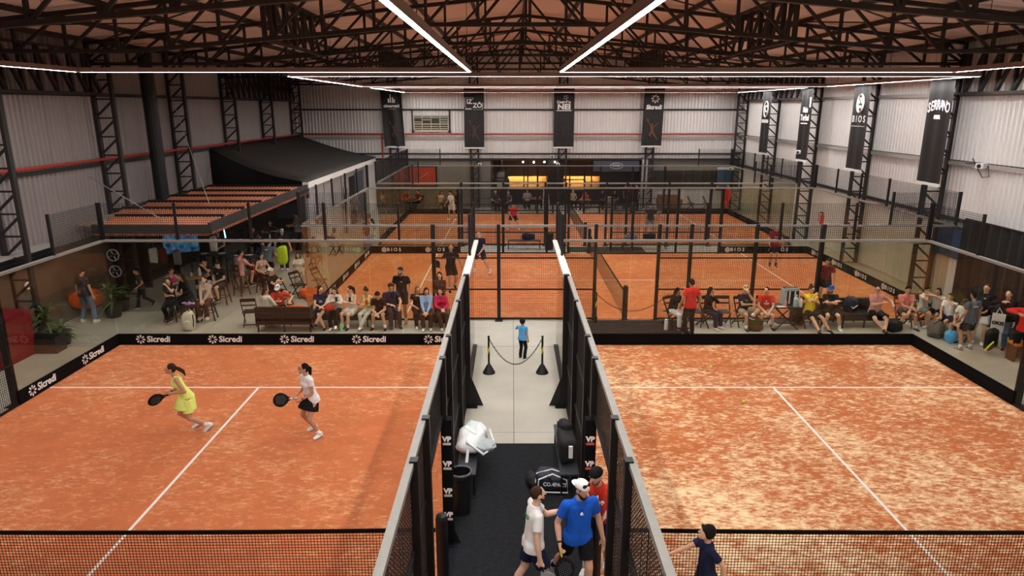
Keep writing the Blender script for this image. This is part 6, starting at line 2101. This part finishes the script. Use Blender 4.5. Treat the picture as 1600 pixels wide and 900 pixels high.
for k, (x, y, z, c, lab) in enumerate(((-13.0, 24.2, 1.0, 'white', 'white striped towel hanging in the dark bar'), (-12.7, 24.3, 1.0, 'maroon', 'maroon cloth hanging in the dark bar'), (-11.4, 25.6, 1.15, 'palewhite', 'pale striped kit hanging by the television'), (-12.2, 24.3, .9, 'grey', 'grey cloth strip hanging under the television'))):
    t = thing('hanging_cloth', lab, 'cloth', (x, y, z))
    sack(t, (x, y, z), (.28, .10, .6), rgb(c), .3, 'cloth', k + 20)
    MB().tube([(x, y, z + .58), (x, y, z + .72)], .01, 6).build('hook', BLACK, t)
t = thing('merch_rack', 'dark rack of shelves with bottles against the left bar wall', 'shelf', (-13.5, 26.5, 0))
for k in range(4):
    MB().bb(-13.85, -13.4, 24.6, 29.0, .4 + k * .5, .44 + k * .5).build('shelf', BLACKWOOD, t)
for y in (24.6, 26.8, 29.0):
    MB().bb(-13.85, -13.4, y - .03, y + .03, 0, 2.2).build('upright', BLACKWOOD, t)
random.seed(12)
for k in range(10):
    y = 24.9 + k * .42
    vase('%s bottle on the %s rack shelf, %s from near end' % (('brown', 'green', 'pale')[k % 3], ('second', 'third')[k % 2], ('first', 'second', 'third', 'fourth', 'fifth')[k // 2]), (-13.6, y, .94 + .5 * (k % 2)), [(.04, 0), (.04, .16), (.016, .24)], mat('bottle_tint_%d' % (k % 3), [(.16, .05, .03), (.03, .10, .05), (.3, .28, .22)][k % 3], .3), group='bottles on the dark bar rack')
t = thing('lime_backpack', 'lime green backpack hanging by the grey blue tee man', 'backpack', (-8.75, 26.2, .5))
sack(t, (-8.95, 26.0, .55), (.42, .3, .75), mat('neon_lime', (.50, .70, .02), .7, var=.25), 0, seed=14)
MB().tube([(-9.05, 26.0, 1.28), (-8.95, 26.0, 1.42), (-8.85, 26.0, 1.28)], .014, 6).build('strap', BLACK, t)
t = thing('gym_bag', 'black bag with a red strap on the stool beside the bar table', 'bag', (-9.75, 24.6, 0))
sack(t, (-9.62, 24.7, .1), (.5, .4, .95), CORDURA, .2, seed=15)
MB().tube([(-9.55, 24.48, 1.0), (-9.5, 24.44, .7), (-9.45, 24.46, .5)], .02, 6).build('red_strap', rgb('hotred'), t)

# ================================================================ aisle: stanchions, benches, bin, bags
YEL = mat('hazard_yellow', (.72, .62, .03), .5)


def stanchion(label, loc, base_r=.16, h=.95):
    t = thing('stanchion', label, 'post', loc, group='yellow and black stanchions')
    MB().lathe(loc, [(base_r, 0), (base_r, .02), (.05, .22), (.03, .24)], 16).build('base', BLACK, t)
    pole = MB().tube([(loc[0], loc[1], .2), (loc[0], loc[1], h)], .026, 10).build('pole', BLACK, t)
    m = MB()
    n = 16
    turns = 1.6
    for j in range(40):
        a0 = 2 * math.pi * turns * j / 40
        z_ = .3 + (h - .42) * j / 40
        a1 = 2 * math.pi * turns * (j + 1) / 40
        z1_ = .3 + (h - .42) * (j + 1) / 40
        b = len(m.v)
        for a, zz in ((a0, z_), (a1, z1_)):
            m.v += [(loc[0] + .0275 * math.cos(a), loc[1] + .0275 * math.sin(a), zz), (loc[0] + .0275 * math.cos(a), loc[1] + .0275 * math.sin(a), zz + .13)]
        m.f.append((b, b + 2, b + 3, b + 1))
    m.build('hazard_tape', YEL, pole)
    MB().lathe((loc[0], loc[1], h), [(.03, 0), (.03, .03), (.015, .04)], 10).build('cap', BLACK, t)
    return t


def chain(label, p, q, sag):
    p, q = Vector(p), Vector(q)
    n = 46
    m = MB()
    t = thing('plastic_chain', label, 'chain', (p + q) / 2)
    pts = [p.lerp(q, k / n) - Vector((0, 0, sag * (1 - (2 * k / n - 1) ** 2))) for k in range(n + 1)]
    for k, (a, b) in enumerate(zip(pts, pts[1:])):
        mb = MB()
        d = (b - a).normalized()
        s_ = Vector((0, 1, 0)) if k % 2 else d.cross(Vector((0, 1, 0))).normalized()
        c_ = (a + b) / 2
        L = (b - a).length * .66
        mb.tube([c_ + d * (L * math.cos(j * math.pi / 4)) + s_ * (.014 * math.sin(j * math.pi / 4)) for j in range(9)], .006, 5, False)
        mb.build('link', BLACK, t)
    return t


s1, s2 = at(765, 583), at(848, 583)
stanchion('left yellow and black stanchion across the concrete aisle', (s1.x, s1.y, 0))
stanchion('right yellow and black stanchion across the concrete aisle', (s2.x, s2.y, 0))
chain('black plastic chain sagging between the two aisle stanchions', (s1.x, s1.y, .93), (s2.x, s2.y, .93), .70)
s3 = at(931, 503)
stanchion('yellow and black stanchion at the gate of the middle court', (s3.x, s3.y - .1, 0), .05)
chain('black chain across the gate of the middle court', (s3.x, s3.y - .1, .93), (4.85, 20.35, .9), .55)


def bench(label, x0, x1, y0, y1, h=.45):
    t = thing('metal_bench', label, 'bench', ((x0 + x1) / 2, (y0 + y1) / 2, 0), group='black metal benches')
    MB().bb(x0, x1, y0, y1, h - .03, h).build('seat', mat('graphite_sheet', (.030, .033, .04), .45, var=.15), t)
    for x in (x0 + .03, x1 - .03):
        for y in (y0 + .04, y1 - .04):
            MB().bb(x - .015, x + .015, y - .015, y + .015, 0, h - .03).build('leg', BLACK, t)
            MB().lathe((x, y, 0), [(.02, 0), (.02, .02)], 8).build('foot', RAIL, t)
    return t


bench('black metal bench at the left of the aisle under a white bag', -.93, -.62, 10.4, 12.3)
bench('black metal bench at the right of the aisle under a black bag', .82, 1.14, 10.4, 12.3)
bench('black bench between the middle and farthest courts left of the bin', -.2, 1.35, 31.5, 31.9)
bench('black bench between the middle and farthest courts loaded with bags', 5.2, 7.3, 31.5, 31.9)
t = thing('sports_bag', 'shiny white sports bag slumped on the left aisle bench', 'bag', (-.56, 11.9, .45))
SILK = mat('white_nylon', (.72, .76, .78), .35, var=.15, vscale=9, bump=.6, bscale=14)
MINT = mat('mint_nylon', (.52, .68, .66), .4, var=.15, vscale=9)
crumple = lambda o, k=.05, f=9: [setattr(v, 'co', v.co + Vector((math.sin(v.co.y * f * 2.1 + 1), math.sin(v.co.z * f * 2.7), math.sin(v.co.x * f * 2.3 + v.co.y * f))) * k) for v in o.data.vertices]
crumple(sack(t, (-.72, 11.35, .45), (.46, .74, .32), SILK, -.25, seed=31), .035)
crumple(sack(t, (-.74, 11.85, .45), (.42, .40, .24), MINT, .2, 'end_pocket', 32), .03)
crumple(sack(t, (-.54, 11.15, .55), (.44, .40, .13), mat('grey_mesh', (.36, .42, .44), .6), -.3, 'mesh_pocket', 33), .025)
crumple(sack(t, (-.66, 11.45, .66), (.38, .36, .15), SILK, .5, 'top_fold', 34), .035)
MB().tube([(-.85, 11.5, .68), (-.80, 11.0, .74), (-.5, 10.82, .60), (-.30, 11.15, .58), (-.42, 11.55, .72)], .022, 6).build('strap', SILK, t)
MB().tube([(-.78, 10.95, .62), (-.80, 10.82, .45), (-.76, 10.78, .27)], .028, 6).build('strap', SILK, t)
b = vase('sports drink bottle with blue liquid on the right aisle bench', (.93, 11.95, .45), [(.038, 0), (.040, .10), (.036, .13), (.040, .16)], mat('blue_drink', (.01, .06, .55), .25),
         parts=(('neck', [(.040, .16), (.034, .21), (.018, .24)], CLEAR), ('cap', [(.02, .24), (.02, .275)], rgb('hotred'))))
t = thing('gym_bag', 'tall black bag with a white patch on the right aisle bench', 'bag', (.93, 11.2, .45))
sack(t, (.96, 11.0, .45), (.32, .70, .48), CORDURA, .05, seed=35)
sack(t, (.95, 11.3, .80), (.24, .28, .22), CORDURA, .3, 'hood', 36)
MB().bb(.98, 1.05, 10.64, 10.68, .62, .84).build('white_patch', WHITEPAINT, t)
t = thing('duffel_bag', 'navy and white duffel bag reading COMPACT lying on the aisle carpet', 'bag', (.60, 9.95, 0))
sack(t, (.60, 9.95, .01), (.62, .40, .34), mat('navy_duffel', (.010, .014, .032), .6, var=.3), -.12, seed=38)
MB().tube([(.34, 9.76, .05), (.36, 9.74, .30), (.60, 9.80, .37), (.84, 9.72, .30), (.86, 9.70, .07), (.34, 9.76, .05)], .014, 6).build('white_piping', WHITEPAINT, t)
MB().tube([(.30, 9.86, .1), (.33, 9.9, .33), (.6, 9.97, .37), (.88, 9.86, .32)], .012, 6).build('white_piping', WHITEPAINT, t)
text(t, 'COMPACT', .085, (.64, 9.735, .20), (R(72), 0, R(-6)), CLEAR, bold=.003)
MB().tube([(.5, 9.8, .33), (.55, 9.7, .36), (.58, 9.74, .2)], .016, 6).build('handle', CORDURA, t)
sack(t, (.26, 10.05, .01), (.2, .4, .2), CORDURA, .2, 'end_pocket', 39)
t.location = (.70, 10.70, 0)
t = thing('waste_bin', 'round black waste bin beside the left aisle bench', 'bin', (-.84, 9.98, 0))
MB().lathe((-.84, 9.98, 0.012), [(.155, 0), (.165, .62), (.19, .66), (.19, .72), (.155, .74), (.15, .66), (.12, .5)], 24, caps=False).build('bin_body', mat('black_plastic', (.010, .010, .011), .35), t, smooth=False)
MB().tube([(-.84 + .175 * math.cos(k * math.pi / 12), 9.98 + .175 * math.sin(k * math.pi / 12), .75) for k in range(25)], .018, 6, False).build('rim', mat('grey_plastic', (.10, .10, .11), .4), t)
vase('black waste bin between the middle and farthest courts', (1.75, 31.6, 0), [(.2, 0), (.22, .7), (.22, .75)], BLACK, 'waste_bin', 'bin', parts=(('lid', [(.23, .75), (.2, .8)], BLACK),))
for k, (x, c, lab) in enumerate(((.75, 'navy', 'navy bag lying on the far bench left of the bin'), (5.6, 'grey', 'grey bag on the far loaded bench, left one'), (6.5, 'black', 'black bag on the far loaded bench, right one'))):
    t = thing('sports_bag', lab, 'bag', (x, 31.7, .45))
    sack(t, (x, 31.7, .45), (.6, .3, .3), rgb(c), 0, seed=50 + k)
    MB().tube([(x - .15, 31.6, .7), (x, 31.58, .82), (x + .15, 31.6, .7)], .014, 6).build('handle', CORDURA, t)
tag(MB().bb(2.6, 6.2, 31.0, 32.2, .001, .012).build('carpet', CARPET), 'black carpet strip between the middle and farthest courts', 'carpet')

# balls
BALLM = mat('tennis_ball_felt', (.62, .78, .04), .85, bump=.3, bscale=300)
for p, r, lab in ((at(1112, 574, .06), .034, 'yellow ball on the sandy court near the service line'), (at(1163, 628, .06), .034, 'yellow ball on the sandy court close to the aisle'), (at(893, 575, .06), .034, 'yellow ball lying by the aisle side wall')):
    if 'aisle side wall' in lab:
        continue
    t = thing('tennis_ball', lab, 'ball', (p.x, p.y, .026 + r))
    MB().ball((p.x, p.y, .026 + r), r, 14, 10).build('felt', BALLM, t, smooth=True)
    MB().tube([(p.x + r * 1.0 * math.cos(a), p.y + r * math.sin(a) * .8, .026 + r + r * .6 * math.sin(2 * a)) for a in [k * math.pi / 8 for k in range(17)]], .002, 4, False).build('seam', WHITE, t)
tag(MB().ball(ballp + Vector((0, 0, .02)), .038, 14, 10).build('tennis_ball', BALLM, smooth=True), 'yellow ball held to the face by the small child', 'ball')
tag(MB().ball((-2.75, 36.0, 2.2), .085, 12, 8).build('tennis_ball', BALLM, smooth=True), 'yellow ball in flight above the far court', 'ball')

# phones and drinks in hands
for (x, y, z, lab) in ((px(527, 19.62, .95), 19.58, .95, 'phone in the hands of the woman in the cream cardigan'), (px(548, 19.6, .95), 19.56, .95, 'phone in the hands of the woman in the white playsuit'), (px(574, 19.6, .9), 19.56, .86, 'pink phone in the hands of the woman in the yellow tank'), (-10.58, 21.28, 1.1, 'phone in the hand of the woman in magenta')):
    tag(MB().box((x, y, z), (.075, .02, .15)).build('phone', rgb('raspberry') if 'pink' in lab else BLACK), lab, 'phone')
t = thing('tulip_bag', 'red handbag on the lap between the two women at the left of the bench', 'bag', (px(515, 19.7, .7), 19.7, .6))
sack(t, (px(517, 19.7, .7), 19.6, .60), (.30, .10, .17), rgb('red'), .5, seed=60)
MB().tube([(px(517, 19.7, .7) - .08, 19.6, .76), (px(517, 19.7, .7), 19.58, .84), (px(517, 19.7, .7) + .08, 19.6, .76)], .012, 6).build('handle', rgb('red'), t)

# ================================================================ wall fittings
def flood(label, loc, rz=0):
    t = thing('flood_lamp', label, 'camera', loc, R(rz), group='white cameras on the columns')
    MB().box((0, 0, 0), (.22, .30, .16)).build('body', WHITEPAINT, t, local=True)
    MB().tube([(0, -.15, 0), (0, -.18, 0)], .06, 10).build('lens', BLACK, t, local=True)
    MB().bar((0, .1, 0), (0, .35, .05), .05).build('bracket', WHITEPAINT, t, local=True)


flood('white camera on the back wall column behind the first boxed banner', (-2.1, YB - .55, 2.9))
flood('white camera at the left of the bar pier', (3.0, YB - .55, 2.9))
flood('white camera on the bar lintel', (2.6, YB - .5, 3.4))
flood('white camera on the right column behind the slim script banner', (13.9, 33.6, 4.4), -40)
flood('white camera in the far right corner column', (14.05, 44.15, 2.7), -40)
flood('white camera with looped cable on the right wall pipe', (XR - .35, 21.6, 4.72), -60)
tag(MB().tube([(XR - .2, 22.3, 4.9), (XR - .2, 22.0, 4.6), (XR - .2, 21.7, 4.35), (XR - .2, 21.4, 4.4), (XR - .2, 21.5, 4.7), (XR - .2, 22.2, 4.75), (XR - .2, 22.6, 4.72)], .015, 6).build('loose_cable', BLACK), 'black looped cable hanging round the camera on the right wall', 'cable')
t = thing('fire_extinguisher', 'red fire extinguisher on the right wall beyond the middle court', 'extinguisher', (XR - .2, 32.6, 1.0))
MB().lathe((XR - .10, 32.6, 1.0), [(.08, 0), (.09, .05), (.09, .45), (.04, .55), (.03, .6)], 12).build('cylinder', rgb('hotred'), t)
MB().tube([(XR - .2, 32.6, 1.6), (XR - .3, 32.55, 1.6), (XR - .32, 32.5, 1.2)], .015, 6).build('hose', BLACK, t)
MB().bb(XR - .24, XR - .1, 32.56, 32.64, 1.58, 1.64).build('handle', BLACK, t)
t = thing('exit_sign', 'small dark sign with pale pictograms on the right column near the sofa', 'sign', (14.2, 23.5, 1.95))
MB().bb(13.95, 14.4, 23.55, 23.58, 1.86, 2.06).build('plate', WHITEPAINT, t)
for x in (14.03, 14.17, 14.31):
    MB().bb(x - .04, x + .04, 23.54, 23.55, 1.9, 2.02).build('pictogram', rgb('green'), t)
t = thing('poster', 'blue green poster on the right wall above the sofa corner', 'poster', (XR - .1, 22.9, 2.1))
MB().bb(XR - .14, XR - .1, 22.2, 23.6, 1.55, 2.6).build('sheet', mat('blue_green_print', (.02, .06, .16), .6, var=.6, vscale=2), t)
MB().bb(XR - .16, XR - .14, 22.15, 23.65, 2.58, 2.64).build('top_batten', BLACK, t)
t = thing('wall_banner', 'dark blue cloth with a pale strip in the far right corner', 'banner', (14.1, YB - .5, 2.0))
MB().bb(13.45, 14.55, YB - .5, YB - .46, 1.2, 2.75).build('cloth', mat('corner_blue', (.03, .06, .12), .8, var=.3), t)
MB().bb(13.45, 14.55, YB - .52, YB - .5, 2.55, 2.72).build('pale_strip', CLEAR, t)

# ================================================================ far dining tables and seats
for x, y, lab in ((-6.55, 44.2, 'small round table between the red shirted diners'), (-4.05, 43.6, 'small round table under the red poster'), (-.65, 43.6, 'small round table by the oven'), (1.55, 44.6, 'light wooden table before the bar opening'), (4.7, 43.9, 'long table under the warm strip'), (6.3, 44.2, 'table beside the crates')):
    t = thing('dining_table', lab, 'table', (x, y, 0), group='dining tables by the back wall')
    MB().lathe((x, y, .71), [(.40, 0), (.42, .02), (.40, .04)], 16).build('tabletop', WOOD if 'light' in lab or 'long' in lab else BLACKWOOD, t)
    MB().tube([(x, y, 0), (x, y, .71)], .04, 8).build('pedestal', BLACK, t)
for i, (x, y, yw) in enumerate([(a[0], a[1], a[2]) for a in far_spots]):
    copy_tree(fc, None, (x, y + .05, 0), R(yw), 'chair of the %s' % far_spots[i][4])
t = thing('crate_stack', 'pale slatted crate standing by the long table', 'crate', (6.4, 43.6, 0))
for k in range(5):
    MB().bb(5.95, 6.5, 43.2, 43.7, k * .2, .17 + k * .2).build('slat_row', mat('pale_crate', (.42, .36, .26), .7), t)
for i, (x, lab) in enumerate(((9.9, 'brown wicker armchair with a white cup on it'), (10.7, 'brown wicker armchair right of the first'))):
    t = thing('wicker_armchair', lab, 'chair', (x, 44.6, 0), group='wicker armchairs')
    wk = mat('wicker', (.22, .11, .055), .8, var=.4, vscale=25)
    MB().bb(x - .35, x + .35, 44.3, 44.9, .05, .42).build('seat', wk, t)
    MB().bb(x - .35, x + .35, 44.8, 44.92, .42, .95).build('backrest', wk, t)
    for sx in (-1, 1):
        MB().bb(x + sx * .35 - .06, x + sx * .35 + .06, 44.3, 44.9, .42, .68).build('armrest', wk, t)
for x, lab, mm in ((11.7, 'dark empty chair right of the wicker armchairs', BLACKWOOD), (12.7, 'brown empty chair near the far right corner', BROWNWOOD)):
    copy_tree(fc if mm is BLACKWOOD else wc, None, (x, 44.6, 0), R(70), lab)
t = thing('step_ladder', 'pale folding step stand before the bar counter', 'ladder', (2.2, 44.0, 0))
for sx in (-1, 1):
    MB().bar((2.2 + sx * .22, 43.8, 0), (2.2 + sx * .14, 44.1, 1.35), .04).build('leg', CLEAR, t)
    MB().bar((2.2 + sx * .22, 44.4, 0), (2.2 + sx * .14, 44.1, 1.35), .04).build('leg', CLEAR, t)
for k in range(3):
    MB().bb(2.0, 2.4, 43.86 + k * .08, 43.98 + k * .08, .3 + k * .35, .33 + k * .35).build('step', CLEAR, t)
MB().bb(2.02, 2.38, 44.0, 44.2, 1.33, 1.37).build('top_plate', CLEAR, t)
bake_all()
